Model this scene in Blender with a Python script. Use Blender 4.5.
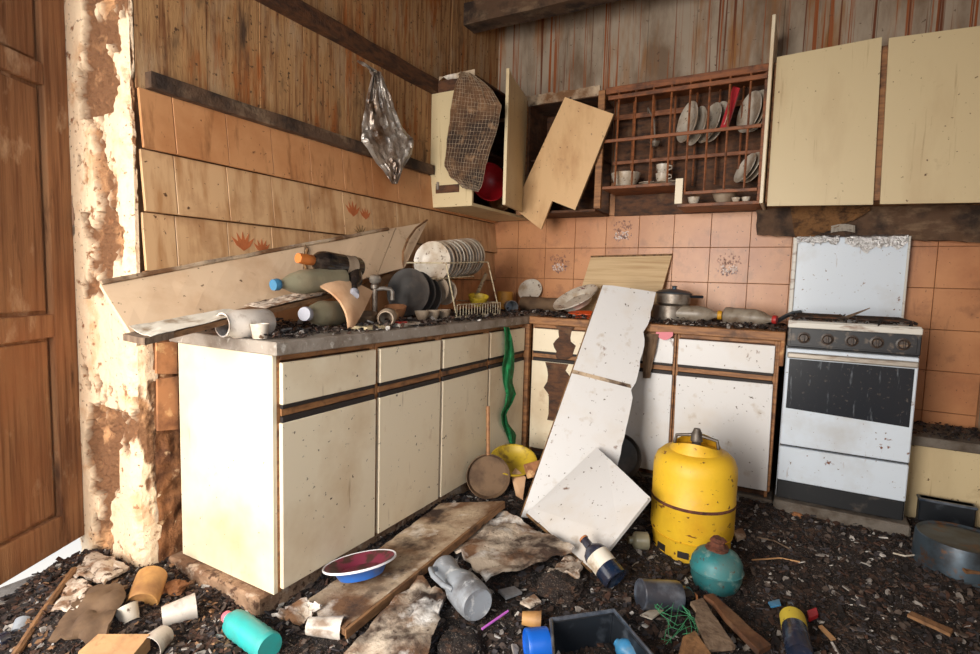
import bpy, bmesh, math, random
from mathutils import Vector, Matrix, Quaternion, noise
random.seed(7)
scene = bpy.context.scene
for o in list(bpy.data.objects): bpy.data.objects.remove(o)
COL = scene.collection

# ------------------------------------------------------------------ camera
F_PX, YAW, PITCH, ROLL = 540.86, 0.5132, 0.0867, 0.0276
CAM = Vector((1.9271, -3.439, 1.1057))
cy, sy, cp, sp = math.cos(YAW), math.sin(YAW), math.cos(PITCH), math.sin(PITCH)
FWD = Vector((-sy*cp, cy*cp, -sp)); RT0 = Vector((cy, sy, 0)); UP0 = RT0.cross(FWD)
RT = RT0*math.cos(ROLL) + UP0*math.sin(ROLL); UP = UP0*math.cos(ROLL) - RT0*math.sin(ROLL)
cam = bpy.data.cameras.new('camera'); co = bpy.data.objects.new('camera', cam); COL.objects.link(co)
co.matrix_world = Matrix(((RT.x, UP.x, -FWD.x, CAM.x), (RT.y, UP.y, -FWD.y, CAM.y), (RT.z, UP.z, -FWD.z, CAM.z), (0, 0, 0, 1)))
cam.sensor_width = 36; cam.lens = 36*F_PX/980; cam.clip_start = .02
scene.camera = co
# a pixel of the photograph gives a direction; the distance comes from the surface it touches
def ray(u, v): return FWD + RT*((u-490)/F_PX) - UP*((v-327)/F_PX)
def PX(u, v, X): d = ray(u, v); return CAM + d*((X-CAM.x)/d.x)
def PY(u, v, Y): d = ray(u, v); return CAM + d*((Y-CAM.y)/d.y)
def PZ(u, v, Z): d = ray(u, v); return CAM + d*((Z-CAM.z)/d.z)

# ------------------------------------------------------------------ world, lights, exposure
w = bpy.data.worlds.new('world'); scene.world = w; w.use_nodes = True
w.node_tree.nodes['Background'].inputs[0].default_value = (.75, .86, 1, 1)
w.node_tree.nodes['Background'].inputs[1].default_value = 2.2
def area(name, loc, aim, sx, sy_, power, col):
    l = bpy.data.lights.new(name, 'AREA'); l.shape = 'RECTANGLE'; l.size = sx; l.size_y = sy_; l.energy = power; l.color = col
    o = bpy.data.objects.new(name, l); COL.objects.link(o); o.location = loc
    o.rotation_euler = (Vector(aim)-Vector(loc)).to_track_quat('-Z', 'Y').to_euler(); return o
area('back_door_daylight', (.90, -4.88, 1.25), (.72, -1.2, .42), 1.15, 1.75, 74, (1, .93, .83)).data.spread = math.radians(110)
area('doorway_daylight', (-.34, -3.66, 1.25), (.8, -2.6, .6), .6, 1.9, 14, (1, .88, .72))
area('window_daylight', (2.72, -3.75, 1.60), (.9, -2.6, .75), 1.1, 1.0, 17, (.74, .87, 1))
scene.view_settings.view_transform = 'Standard'; scene.view_settings.look = 'None'
scene.view_settings.exposure = -0.05; scene.view_settings.gamma = 1; scene.view_settings.use_curve_mapping = False

# ------------------------------------------------------------------ materials
def srgb(c):
    return tuple((x/255/12.92 if x/255 <= .04045 else ((x/255+.055)/1.055)**2.4) for x in c) + (1,)
MATS = {}
def M(name, base, *layers, rough=.65, metal=0, bump=0, bscale=60, var=0, trans=0, attr=None, spec=.5, dirt=0):
    """layers: (rgb, scale or (sx,sy,sz), lo, hi[, detail]) noise-masked colours, in world space"""
    m = bpy.data.materials.new(name); m.use_nodes = True; nt = m.node_tree; N = nt.nodes; L = nt.links
    b = N['Principled BSDF']; b.inputs['Roughness'].default_value = rough; b.inputs['Metallic'].default_value = metal
    b.inputs['Specular IOR Level'].default_value = spec
    if trans: b.inputs['Transmission Weight'].default_value = trans
    g = N.new('ShaderNodeNewGeometry')
    rgb = N.new('ShaderNodeRGB'); rgb.outputs[0].default_value = srgb(base); cur = rgb.outputs[0]
    def nz(scale, det, off=0):
        mp = N.new('ShaderNodeMapping'); L.new(g.outputs['Position'], mp.inputs[0])
        s = (scale,)*3 if not isinstance(scale, tuple) else scale
        mp.inputs['Scale'].default_value = s; mp.inputs['Location'].default_value = (off*3.7, off*1.9, off*5.3)
        t = N.new('ShaderNodeTexNoise'); t.inputs['Scale'].default_value = 1; t.inputs['Detail'].default_value = det
        t.inputs['Roughness'].default_value = .6
        L.new(mp.outputs[0], t.inputs['Vector']); return t.outputs[0]
    if attr:
        a = N.new('ShaderNodeAttribute'); a.attribute_name = 'wear'
        mx = N.new('ShaderNodeMix'); mx.data_type = 'RGBA'; L.new(a.outputs['Fac'], mx.inputs[0]); L.new(cur, mx.inputs[6]); mx.inputs[7].default_value = srgb(attr); cur = mx.outputs[2]
    for i, ly in enumerate(layers):
        c, s, lo, hi = ly[:4]; det = ly[4] if len(ly) > 4 else 5
        mr = N.new('ShaderNodeMapRange'); L.new(nz(s, det, i+len(name)*.37), mr.inputs[0]); mr.inputs[1].default_value = lo; mr.inputs[2].default_value = hi
        mx = N.new('ShaderNodeMix'); mx.data_type = 'RGBA'; L.new(mr.outputs[0], mx.inputs[0]); L.new(cur, mx.inputs[6]); mx.inputs[7].default_value = srgb(c); cur = mx.outputs[2]
    if dirt:
        for (c, sc, lo, hi, am) in (((104, 82, 62), 7, .42, .66, .75), ((70, 54, 42), 30, .58, .70, .7), ((150, 132, 112), 90, .60, .70, .4)):
            mr = N.new('ShaderNodeMapRange'); L.new(nz(sc, 6, sc*.13), mr.inputs[0]); mr.inputs[1].default_value = lo; mr.inputs[2].default_value = hi; mr.inputs[4].default_value = am*dirt
            mx = N.new('ShaderNodeMix'); mx.data_type = 'RGBA'; L.new(mr.outputs[0], mx.inputs[0]); L.new(cur, mx.inputs[6]); mx.inputs[7].default_value = srgb(c); cur = mx.outputs[2]
    if var:
        oi = N.new('ShaderNodeObjectInfo'); mr = N.new('ShaderNodeMapRange'); L.new(oi.outputs['Random'], mr.inputs[0]); mr.inputs[3].default_value = 1-var; mr.inputs[4].default_value = 1+var
        hs = N.new('ShaderNodeHueSaturation'); L.new(mr.outputs[0], hs.inputs['Value']); L.new(cur, hs.inputs['Color']); cur = hs.outputs[0]
    L.new(cur, b.inputs['Base Color'])
    if bump:
        bp = N.new('ShaderNodeBump'); bp.inputs['Strength'].default_value = bump; bp.inputs['Distance'].default_value = .01
        L.new(nz(bscale, 6, 9), bp.inputs['Height']); L.new(bp.outputs[0], b.inputs['Normal'])
    MATS[name] = m; return m
GRIME = (70, 48, 30)
M('laminate', (226, 212, 186), ((188, 156, 116), 2.2, .50, .85), (GRIME, 46, .665, .70), ((140, 108, 76), (40, 40, 4), .66, .84), ((168, 130, 92), 7, .64, .82), rough=.42)
M('laminate_white', (210, 208, 208), ((200, 188, 174), 3.0, .52, .85), (GRIME, 50, .66, .70), ((110, 74, 52), (12, 12, 8), .67, .73), ((176, 160, 142), 12, .60, .80), rough=.42)
M('laminate_cream', (202, 183, 145), ((178, 152, 114), (3, 3, 1), .50, .80), ((92, 66, 40), 44, .66, .70), ((146, 116, 80), (40, 40, 2.5), .62, .80), ((140, 112, 80), 5, .64, .84), rough=.45)
M('board_beige', (212, 184, 154), ((182, 144, 110), 4, .48, .8), ((90, 62, 42), 34, .66, .70), ((150, 112, 84), 10, .62, .8), rough=.5)
M('board_edge', (128, 96, 62), ((60, 42, 28), (30, 30, 30), .45, .65), rough=.8, bump=.4)
M('wood_trim', (154, 106, 64), ((100, 62, 36), (10, 10, 60), .42, .7), ((66, 40, 24), 12, .55, .72), rough=.6, bump=.2)
M('wood_rack', (138, 80, 42), ((98, 54, 28), (12, 12, 50), .42, .68), ((64, 36, 20), 9, .54, .7), rough=.55, bump=.15)
M('wood_dark', (92, 56, 31), ((52, 31, 19), (14, 14, 40), .40, .64), ((112, 82, 56), 9, .58, .75), rough=.75, bump=.4)
M('wood_soot', (88, 64, 46), ((132, 108, 84), (6, 6, 14), .50, .68), ((44, 30, 22), 8, .46, .64), rough=.85, bump=.6, bscale=30)
M('wood_grey', (118, 98, 80), ((72, 52, 38), (40, 40, 8), .4, .7), rough=.85, bump=.5)
M('wood_block', (186, 142, 98), ((140, 98, 62), 8, .45, .7), rough=.8, dirt=.6)
M('wood_plank', (136, 98, 64), ((88, 58, 36), (40, 8, 40), .42, .7), ((60, 40, 26), 14, .55, .7), rough=.75, bump=.4)
M('plank_dirty', (186, 164, 138), ((112, 78, 50), 5, .42, .60), ((56, 38, 28), 7, .50, .66), ((226, 216, 204), 6, .57, .70), ((60, 42, 32), 55, .63, .70), rough=.85, bump=.5, bscale=40)
M('ply_sheet', (190, 174, 156), ((120, 86, 60), 6, .44, .58), ((62, 44, 34), 7, .50, .64), ((228, 224, 220), 6, .54, .66), ((70, 54, 44), 55, .63, .70), rough=.9, bump=.6, bscale=50)
M('wood_light', (208, 170, 124), ((182, 138, 92), (8, 8, 3), .46, .75), ((96, 62, 36), 46, .65, .69), ((140, 102, 68), 7, .64, .8), rough=.55)
M('wood_bamboo', (206, 178, 138), ((178, 144, 104), (3, 3, 90), .45, .72), rough=.6, bump=.1)
M('door_wood', (158, 114, 78), ((118, 78, 50), (60, 60, 2.2), .44, .66), ((196, 162, 128), (10, 10, 5), .58, .70), ((84, 52, 32), (16, 16, 3), .62, .74), ((146, 92, 56), (4, 4, 2), .5, .85), rough=.9, bump=.6, bscale=(90, 90, 8))
M('jamb', (236, 210, 178), ((212, 162, 116), 8, .52, .70), ((150, 104, 70), 26, .60, .67), ((96, 62, 42), 60, .64, .69), rough=.95, bump=.8, bscale=55, attr=(124, 86, 58))
M('mud', (140, 92, 56), ((92, 56, 34), 14, .45, .65), ((206, 170, 130), 20, .6, .7), rough=.95, bump=.8)
M('left_boards', (168, 126, 82), ((122, 78, 44), (55, 55, 3), .46, .62), ((176, 146, 112), (8, 8, 3), .52, .72), ((150, 86, 38), (14, 14, 2.4), .53, .64), ((74, 52, 36), (9, 9, 3), .58, .74), ((80, 54, 34), 50, .61, .68), rough=.8, bump=.3, bscale=(60, 60, 12), var=.03)
M('back_boards', (160, 144, 126), ((116, 94, 74), (6, 6, 2), .44, .66), ((140, 94, 50), (9, 9, 1.2), .52, .68), ((140, 72, 26), (60, 60, .45), .565, .615), ((100, 50, 20), (38, 38, .35), .59, .635), ((84, 62, 46), 40, .66, .72), rough=.75, bump=.2, bscale=(50, 50, 5), var=.04)
M('wall_base', (120, 84, 54), ((84, 54, 34), 6, .4, .7), rough=.95, bump=.5)
M('plain_wall', (196, 176, 150), ((150, 120, 90), 3, .45, .75), rough=.95)
M('tile_peach', (192, 134, 90), ((168, 108, 70), 3, .44, .7), ((140, 94, 62), (20, 20, 5), .60, .80), ((84, 54, 36), 60, .66, .70), ((150, 100, 68), 9, .56, .76), rough=.38, var=.05)
M('tile_pale', (204, 164, 122), ((174, 128, 86), (24, 24, 3), .46, .66), ((150, 102, 64), 4, .52, .75), ((84, 54, 36), 50, .66, .70), rough=.42, var=.04)
M('tile_left', (198, 142, 96), ((176, 116, 72), 4, .45, .7), ((110, 70, 44), 44, .66, .70), ((142, 94, 58), (20, 20, 4), .56, .72), rough=.42, var=.04)
M('grout', (142, 100, 70), ((90, 60, 40), 9, .45, .7), rough=.95, bump=.3)
M('tulip', (190, 108, 64), ((166, 92, 54), 20, .4, .7), rough=.5)
M('leaf_print', (104, 84, 52), rough=.5)
M('basket_print', (150, 116, 108), ((110, 80, 72), 60, .4, .6), rough=.5)
M('flower_print', (206, 186, 176), rough=.5); M('stem_print', (138, 92, 70), rough=.5)
M('ceiling', (92, 66, 44), ((52, 36, 24), 5, .4, .7), rough=.9)
M('concrete', (158, 128, 102), ((116, 84, 62), 8, .45, .64), ((84, 58, 42), 30, .55, .63), ((188, 168, 148), 14, .56, .66), rough=.95, bump=.8)
M('concrete_grey', (112, 104, 96), ((74, 62, 52), 10, .45, .7), rough=.95, bump=.6)
M('stone_top', (150, 140, 130), ((104, 88, 74), 10, .45, .7), ((186, 180, 172), 30, .6, .7), rough=.6, bump=.3)
M('groove', (34, 26, 24), rough=.7)
M('dirt', (43, 32, 28), ((26, 20, 18), 12, .42, .60), ((84, 60, 46), 26, .54, .64), ((118, 102, 90), 150, .60, .66), ((150, 140, 132), 210, .63, .67), rough=1, bump=1, bscale=130)
for i, c in enumerate([(44, 31, 27), (62, 44, 35), (30, 23, 22), (92, 78, 70), (146, 138, 132), (76, 50, 38), (196, 190, 184), (60, 55, 58), (146, 110, 80)]):
    M('chip_%d' % i, c, (tuple(int(x*.7) for x in c), 60, .45, .65), rough=.9)
M('enamel', (206, 216, 228), ((178, 176, 174), 3, .5, .8), ((112, 62, 34), 18, .67, .71), ((140, 102, 74), (40, 40, 6), .65, .8), ((96, 64, 44), 60, .67, .70), rough=.3)
M('enamel_panel', (206, 202, 194), ((120, 84, 58), (8, 8, 30), .55, .7), rough=.4)
M('black_panel', (28, 28, 33), ((96, 84, 74), 30, .56, .68), rough=.4)
M('oven_glass', (28, 32, 40), ((110, 116, 124), (60, 60, 9), .61, .74), ((84, 78, 74), 60, .62, .70), rough=.25)
M('knob', (58, 46, 40), ((120, 96, 74), 60, .55, .7), rough=.45)
M('kick', (16, 18, 23), ((64, 58, 54), 20, .56, .7), rough=.5)
M('steel_dirty', (150, 140, 130), ((96, 78, 62), 18, .45, .7), rough=.45, metal=.5)
M('steel_strip', (170, 162, 152), ((110, 84, 64), (8, 8, 40), .5, .7), rough=.4, metal=.4)
M('foil', (206, 206, 208), ((120, 112, 104), 25, .6, .75), rough=.28, metal=.9, bump=1, bscale=70)
M('iron', (44, 34, 28), ((96, 58, 34), 30, .5, .7), rough=.8, bump=.4)
M('yellow_paint', (222, 178, 40), ((206, 152, 34), 5, .48, .75), ((112, 62, 32), (14, 14, 40), .645, .68), ((96, 58, 34), 34, .65, .68), ((196, 152, 84), 8, .6, .75), rough=.5, bump=.1, dirt=.12)
M('brass', (104, 96, 88), ((70, 60, 54), 30, .45, .7), rough=.5, metal=.5)
M('teal_paint', (40, 118, 122), ((34, 92, 98), 6, .45, .7), ((116, 146, 142), 22, .56, .68), ((74, 56, 44), 40, .60, .66), rough=.5, dirt=.5)
M('rust', (104, 58, 40), ((62, 36, 28), 30, .42, .65), rough=.95, bump=.9)
M('dark_glass', (16, 16, 20), ((58, 50, 46), 14, .52, .68), rough=.18, dirt=.25)
M('blue_glass', (18, 34, 56), ((60, 74, 94), 18, .52, .68), rough=.2, dirt=.3)
M('grey_glass', (44, 54, 68), ((96, 104, 116), 16, .46, .66), rough=.3, dirt=.25)
M('green_glass', (152, 146, 122), ((170, 158, 132), 12, .5, .68), rough=.3, trans=.3, dirt=.4)
M('pet', (176, 164, 148), ((130, 110, 90), 14, .48, .68), rough=.4, trans=.3, dirt=.5)
M('clear_plastic', (234, 224, 214), ((160, 138, 120), 16, .52, .68), rough=.3, trans=.25, dirt=.4)
M('grey_plastic', (140, 146, 154), ((92, 90, 92), 8, .45, .66), ((184, 186, 188), 26, .58, .68), rough=.5, dirt=.4)
M('paper', (214, 206, 192), ((150, 128, 104), 16, .5, .7), rough=.9)
M('paper_yellow', (196, 172, 56), ((104, 92, 50), 30, .6, .7), rough=.8)
M('cork', (176, 112, 66), ((120, 70, 40), 40, .5, .7), rough=.7)
M('cap_orange', (190, 108, 48), rough=.5); M('cap_blue', (58, 112, 146), rough=.5); M('cap_white', (150, 150, 160), rough=.5)
M('cap_yellow', (206, 150, 34), rough=.5); M('cap_red', (176, 40, 36), rough=.5); M('bright_blue', (20, 92, 190), rough=.4)
M('teal_plastic', (44, 172, 168), ((70, 140, 134), 10, .5, .75), rough=.4, dirt=.25); M('pink', (206, 110, 122), rough=.5)
M('ceramic', (206, 196, 182), ((168, 144, 118), 10, .48, .68), ((96, 72, 54), 40, .60, .66), rough=.35, dirt=.25)
M('ceramic_dirty', (166, 148, 128), ((112, 88, 68), 8, .42, .7), rough=.6)
M('ceramic_print', (120, 84, 84), rough=.4)
M('pan_dark', (62, 58, 56), ((96, 86, 78), 10, .5, .75), rough=.5)
M('plate_blue', (40, 104, 190), ((90, 100, 120), 12, .56, .7), rough=.35, dirt=.2); M('plate_white', (222, 220, 224), rough=.35); M('plate_maroon', (116, 38, 60), ((66, 40, 34), 14, .48, .56), rough=.5)
M('orange_plastic', (214, 84, 32), rough=.45); M('red_plastic', (176, 24, 34), ((110, 20, 24), 10, .55, .75), rough=.4)
M('yellow_plastic', (196, 166, 40), ((120, 96, 40), 16, .52, .68), rough=.5, dirt=.4); M('ochre', (188, 132, 48), ((120, 84, 46), 14, .5, .7), rough=.6)
M('wire_white', (196, 182, 152), ((120, 84, 54), 40, .5, .65), rough=.5)
M('green_cloth', (16, 104, 56), ((30, 140, 80), 30, .5, .6), rough=.8); M('green_net', (70, 150, 104), rough=.8); M('purple', (186, 96, 190), rough=.5)
M('black_plastic', (26, 30, 36), ((70, 76, 84), 14, .55, .75), rough=.4); M('blue_plastic', (60, 130, 176), ((110, 130, 140), 12, .55, .7), rough=.4)
M('zinc', (80, 94, 106), ((52, 54, 58), 7, .42, .64), ((104, 74, 52), 14, .57, .66), rough=.4, metal=.6)
M('terracotta', (170, 116, 76), ((120, 76, 48), 10, .45, .66), ((206, 164, 116), 14, .56, .66), rough=.9, dirt=.3)
M('brown_cup', (196, 146, 86), ((150, 102, 58), 10, .45, .66), rough=.6, dirt=.4)
M('foil_bag', (196, 188, 180), ((120, 92, 70), 8, .45, .65), ((206, 200, 196), 16, .58, .7), rough=.3, metal=.65, bump=.9, bscale=36)
M('net_bag', (104, 72, 46), ((48, 31, 20), 5, .42, .60), ((140, 108, 78), 16, .54, .72), rough=.85, bump=.7, bscale=70)
M('net_thread', (166, 148, 126), ((110, 86, 62), 20, .45, .65), rough=.9)
M('sack', (120, 84, 50), ((70, 46, 28), 24, .45, .65), rough=.95, bump=.8, bscale=120)
M('pillow_brown', (110, 86, 64), ((72, 52, 38), 10, .45, .7), rough=.85)
M('leather', (220, 182, 146), ((182, 132, 96), 5, .48, .7), rough=.5)
M('lace', (150, 142, 132), ((90, 80, 72), 26, .5, .7), rough=.8)
M('plaster', (200, 184, 168), ((140, 108, 84), 18, .48, .60), ((84, 62, 48), 40, .55, .63), rough=.95, bump=.6)
M('outside_ground', (206, 200, 190), rough=1)
M('red_print', (168, 30, 40), rough=.5)

# ------------------------------------------------------------------ mesh helpers
def V(*a): return Vector(a)
def box(bm, a, b, bev=.0015, rot=None):
    a, b = Vector(a), Vector(b)
    lo = Vector((min(a[i], b[i]) for i in range(3))); hi = Vector((max(a[i], b[i]) for i in range(3)))
    r = bmesh.ops.create_cube(bm, size=1); vs = r['verts']; c = (lo+hi)/2; d = hi-lo
    for v in vs: v.co = Vector((v.co.x*d.x, v.co.y*d.y, v.co.z*d.z))
    if rot: bmesh.ops.transform(bm, matrix=rot.to_4x4(), verts=vs)
    bmesh.ops.translate(bm, vec=c, verts=vs)
    if bev:
        es = {e for v in vs for e in v.link_edges}
        bmesh.ops.bevel(bm, geom=list(es), offset=min(bev, min(d)*.3), segments=1, affect='EDGES')
    return bm
def bbox(a, b, bev=.0015): return box(bmesh.new(), a, b, bev)
def lathe(prof, seg=28, bm=None, mat=None):
    bm = bm or bmesh.new(); rings = []
    for r, z in prof:
        if r < 1e-5: rings.append([bm.verts.new((0, 0, z))])
        else: rings.append([bm.verts.new((r*math.cos(2*math.pi*k/seg), r*math.sin(2*math.pi*k/seg), z)) for k in range(seg)])
    for a, b in zip(rings, rings[1:]):
        for k in range(seg):
            k2 = (k+1) % seg
            if len(a) == 1 and len(b) == 1: break
            if len(a) == 1: bm.faces.new((a[0], b[k2], b[k]))
            elif len(b) == 1: bm.faces.new((a[k], a[k2], b[0]))
            else: bm.faces.new((a[k], a[k2], b[k2], b[k]))
    if mat: bmesh.ops.transform(bm, matrix=mat, verts=[v for r in rings for v in r])
    return bm
def tube(pts, r, seg=8, bm=None, closed=False):
    bm = bm or bmesh.new(); pts = [Vector(p) for p in pts]; n = len(pts); rings = []
    rr = r if isinstance(r, (list, tuple)) else [r]*n
    for i, p in enumerate(pts):
        d = (pts[min(i+1, n-1)] - pts[max(i-1, 0)]).normalized()
        a = d.orthogonal().normalized() if i == 0 else (a - d*a.dot(d)).normalized()
        b = d.cross(a)
        rings.append([bm.verts.new(p + (a*math.cos(2*math.pi*k/seg) + b*math.sin(2*math.pi*k/seg))*rr[i]) for k in range(seg)])
    for x, y in zip(rings, rings[1:]):
        for k in range(seg): bm.faces.new((x[k], x[(k+1) % seg], y[(k+1) % seg], y[k]))
    bm.faces.new(rings[0][::-1]); bm.faces.new(rings[-1]); return bm
def prism(pts, th, bm=None):
    """polygon of 3D points extruded by the vector th"""
    bm = bm or bmesh.new(); th = Vector(th); n = len(pts)
    a = [bm.verts.new(Vector(p)) for p in pts]; b = [bm.verts.new(Vector(p)+th) for p in pts]
    bm.faces.new(a[::-1]); bm.faces.new(b)
    for k in range(n): bm.faces.new((a[k], a[(k+1) % n], b[(k+1) % n], b[k]))
    bmesh.ops.recalc_face_normals(bm, faces=bm.faces[:]); return bm
def sheet(fn, ns, nt, th=.002):
    """closed thin sheet: fn(s,t) -> Vector, offset by th along the normal"""
    bm = bmesh.new(); P = [[Vector(fn(i/ns, j/nt)) for j in range(nt+1)] for i in range(ns+1)]
    def nrm(i, j):
        a = P[min(i+1, ns)][j]-P[max(i-1, 0)][j]; b = P[i][min(j+1, nt)]-P[i][max(j-1, 0)]
        n = a.cross(b); return n.normalized() if n.length > 1e-9 else Vector((0, 0, 1))
    A = [[bm.verts.new(P[i][j]) for j in range(nt+1)] for i in range(ns+1)]
    B = [[bm.verts.new(P[i][j]-nrm(i, j)*th) for j in range(nt+1)] for i in range(ns+1)]
    for i in range(ns):
        for j in range(nt):
            bm.faces.new((A[i][j], A[i+1][j], A[i+1][j+1], A[i][j+1])); bm.faces.new((B[i][j], B[i][j+1], B[i+1][j+1], B[i+1][j]))
    for i in range(ns):
        bm.faces.new((A[i][0], B[i][0], B[i+1][0], A[i+1][0])); bm.faces.new((A[i+1][nt], B[i+1][nt], B[i][nt], A[i][nt]))
    for j in range(nt):
        bm.faces.new((A[0][j+1], B[0][j+1], B[0][j], A[0][j])); bm.faces.new((A[ns][j], B[ns][j], B[ns][j+1], A[ns][j+1]))
    bmesh.ops.recalc_face_normals(bm, faces=bm.faces[:]); return bm
def quad_board(A, B, C, D, th, n=1, jag=0, seed=0):
    """board with corners A B C D (in order), thickness th behind its face; jag roughens its outline"""
    rnd = random.Random(seed); pts = []
    A, B, C, D = map(Vector, (A, B, C, D)); nn = (B-A).cross(D-A).normalized()
    for P, Q in ((A, B), (B, C), (C, D), (D, A)):
        pts.append(P); m = max(1, int((Q-P).length/.03)) if jag else 1
        inw = nn.cross(Q-P).normalized()
        for k in range(1, m): pts.append(P.lerp(Q, k/m) + inw*(jag*max(0, rnd.gauss(0, 1))))
    return prism(pts, -nn*th)
def mesh_of(bm, name, mat, smooth=False):
    me = bpy.data.meshes.new(name); bm.to_mesh(me); bm.free()
    ms = mat if isinstance(mat, (list, tuple)) else [mat]
    for x in ms: me.materials.append(MATS[x])
    if smooth:
        me.polygons.foreach_set('use_smooth', [True]*len(me.polygons))
        try: me.set_sharp_from_angle(angle=math.radians(42))
        except Exception: pass
    return me
def link(name, me, parent=None):
    o = bpy.data.objects.new(name, me); COL.objects.link(o)
    if parent is not None: o.parent = parent
    return o
class Thing: pass
def thing(name, label, cat, loc=(0, 0, 0), q=None, group=None):
    t = Thing(); t.o = bpy.data.objects.new(name, None); COL.objects.link(t.o); t.o.empty_display_size = .05
    t.o.location = loc; t.o.rotation_mode = 'QUATERNION'; q = q or Quaternion(); t.o.rotation_quaternion = q
    t.mw = Matrix.Translation(Vector(loc)) @ q.to_matrix().to_4x4(); t.inv = t.mw.inverted()
    t.o['label'] = label; t.o['category'] = cat
    if group: t.o['group'] = group
    return t
def part(t, name, bm, mat, smooth=False, parent=None, local=False, label=None, kind=None):
    if not local: bm.transform(t.inv)
    o = link(name, mesh_of(bm, name, mat, smooth), parent or t.o)
    if label: o['label'] = label
    if kind: o['kind'] = kind
    return o
def single(name, label, cat, bm, mat, smooth=False, group=None, kind=None):
    bm.verts.ensure_lookup_table(); xs = [v.co for v in bm.verts]
    c = Vector((sum(v.x for v in xs)/len(xs), sum(v.y for v in xs)/len(xs), min(v.z for v in xs)))
    bmesh.ops.translate(bm, vec=-c, verts=bm.verts[:])
    o = link(name, mesh_of(bm, name, mat, smooth)); o.location = c; o['label'] = label; o['category'] = cat
    if group: o['group'] = group
    if kind: o['kind'] = kind
    return o
def struct(name, bm, mat, label, cat='structure'):
    o = link(name, mesh_of(bm, name, mat)); o['kind'] = 'structure'; o['label'] = label; o['category'] = cat; return o
def child(parent, name, bm, mat, smooth=False): return link(name, mesh_of(bm, name, mat, smooth), parent)
def zq(d): return Vector((0, 0, 1)).rotation_difference(Vector(d).normalized())
def fbm(x, y, z=0, o=4): return noise.fractal(Vector((x, y, z)), 1.0, 2.0, o)

# ================================================================== THE SETTING
H = lambda x, y: .034 + .022*fbm(x*2.3, y*2.3, 3) + .012*fbm(x*9, y*9, 5, 3) + .03*max(0, min(1, (y+1.1)/.5))
def HT(x, y):
    k = max(0, 1-((x+.05)**2+(y+2.62)**2)/.12); return H(x, y)+.05*k
fl = struct('floor', bbox((-.40, -4.9, -.08), (2.75, .0, 0), 0), 'concrete_grey', 'concrete kitchen floor buried under rubble', 'floor')
# left wall with the doorway whose far reveal shows
bm = bmesh.new()
box(bm, (-.40, -2.43, 0), (0, 0, 3.0), 0); box(bm, (-.40, -3.98, 2.35), (0, -2.43, 3.0), 0); box(bm, (-.40, -4.9, 0), (0, -3.98, 3.0), 0)
wl = struct('wall_left', bm, 'wall_base', 'thick rubble wall on the left with stained boards and tiles', 'wall')
bm = bmesh.new(); box(bm, (-.40, 0, 0), (2.85, .14, 3.0), 0)
wb = struct('wall_back', bm, 'grout', 'back wall with peach tiles below rust-streaked boards', 'wall')
bm = bmesh.new(); box(bm, (2.74, -3.15, 0), (2.86, 0, 3.0), 0); box(bm, (2.74, -4.9, 0), (2.86, -4.35, 3.0), 0); box(bm, (2.74, -4.35, 0), (2.86, -3.15, 1.05), 0); box(bm, (2.74, -4.35, 2.15), (2.86, -3.15, 3.0), 0)
struct('wall_right', bm, 'plain_wall', 'plain plastered wall right of the cooker', 'wall')
bm = bmesh.new()
box(bm, (-.4, -5.02, 0), (.25, -4.9, 3), 0); box(bm, (1.51, -5.02, 0), (2.86, -4.9, 3), 0); box(bm, (.25, -5.02, 2.22), (1.51, -4.9, 3), 0);
struct('wall_rear', bm, 'plain_wall', 'plastered wall with an open doorway facing the cooker', 'wall')
struct('ceiling', bbox((-.4, -5.02, 3.0), (2.86, .14, 3.08), 0), 'ceiling', 'dark stained ceiling above the beams', 'ceiling')
struct('ground', bbox((-6, -9, -.16), (6, 4, -.085), 0), 'outside_ground', 'bright bare ground outside the doorway', 'ground')

# reveal of the doorway: flaking render over rubble
def wear(u, v):
    n = fbm(u*6, v*3.0, 1.3, 6) + .35*fbm(u*19, v*15, 7, 4) + .12*fbm(u*50, v*45, 2, 2)
    bias = .42 if v > 1.62 else (-.02 if v > .62 else (.16 if v > .12 else -.05))
    if 1.0 < v < 1.30 and .10 < u < .30: bias += .42
    if .28 < v < .55 and .06 < u < .30: bias += .3
    return max(0, min(1, (n+bias-.12)*5))
def rough_face(fn, nu, nv):
    bm = bmesh.new(); g = []; wv = []
    for i in range(nu+1):
        row = []
        for j in range(nv+1):
            p, wr = fn(i/nu, j/nv); row.append(bm.verts.new(p)); wv.append(wr)
        g.append(row)
    for i in range(nu):
        for j in range(nv): bm.faces.new((g[i][j], g[i+1][j], g[i+1][j+1], g[i][j+1]))
    bmesh.ops.recalc_face_normals(bm, faces=bm.faces[:])
    return bm, wv
def jamb(s, t):
    # path: along the reveal (X -.40 -> 0) then round the corner onto the room face
    z = t*2.34; Lr = .40; d = s*.47
    wr = wear(d, z); k = .022*(1-wr) + (.014*fbm(d*34, z*34, 2, 4) + .012*fbm(d*11, z*11, 6, 3))*wr + .003*fbm(d*8, z*8, 4)
    if d < Lr: p = V(-.40+d, -2.442-k, z)
    else:
        p = V(.004+k*.25, -2.442-.012+(d-Lr)*(1 if z < .87 else .30), z)
    e = abs(d-Lr)
    if e < .03: p += V(-.006, .008, 0)*(1-e/.03) + V(.010*fbm(z*9, 3, 1), .012*fbm(z*12, 8, 2), 0)*(1-e/.03)
    return p, wr
bm, wv = rough_face(jamb, 90, 380)
jo = child(wl, 'render_coat', bm, 'jamb'); at = jo.data.attributes.new('wear', 'FLOAT', 'POINT'); at.data.foreach_set('value', wv)
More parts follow.
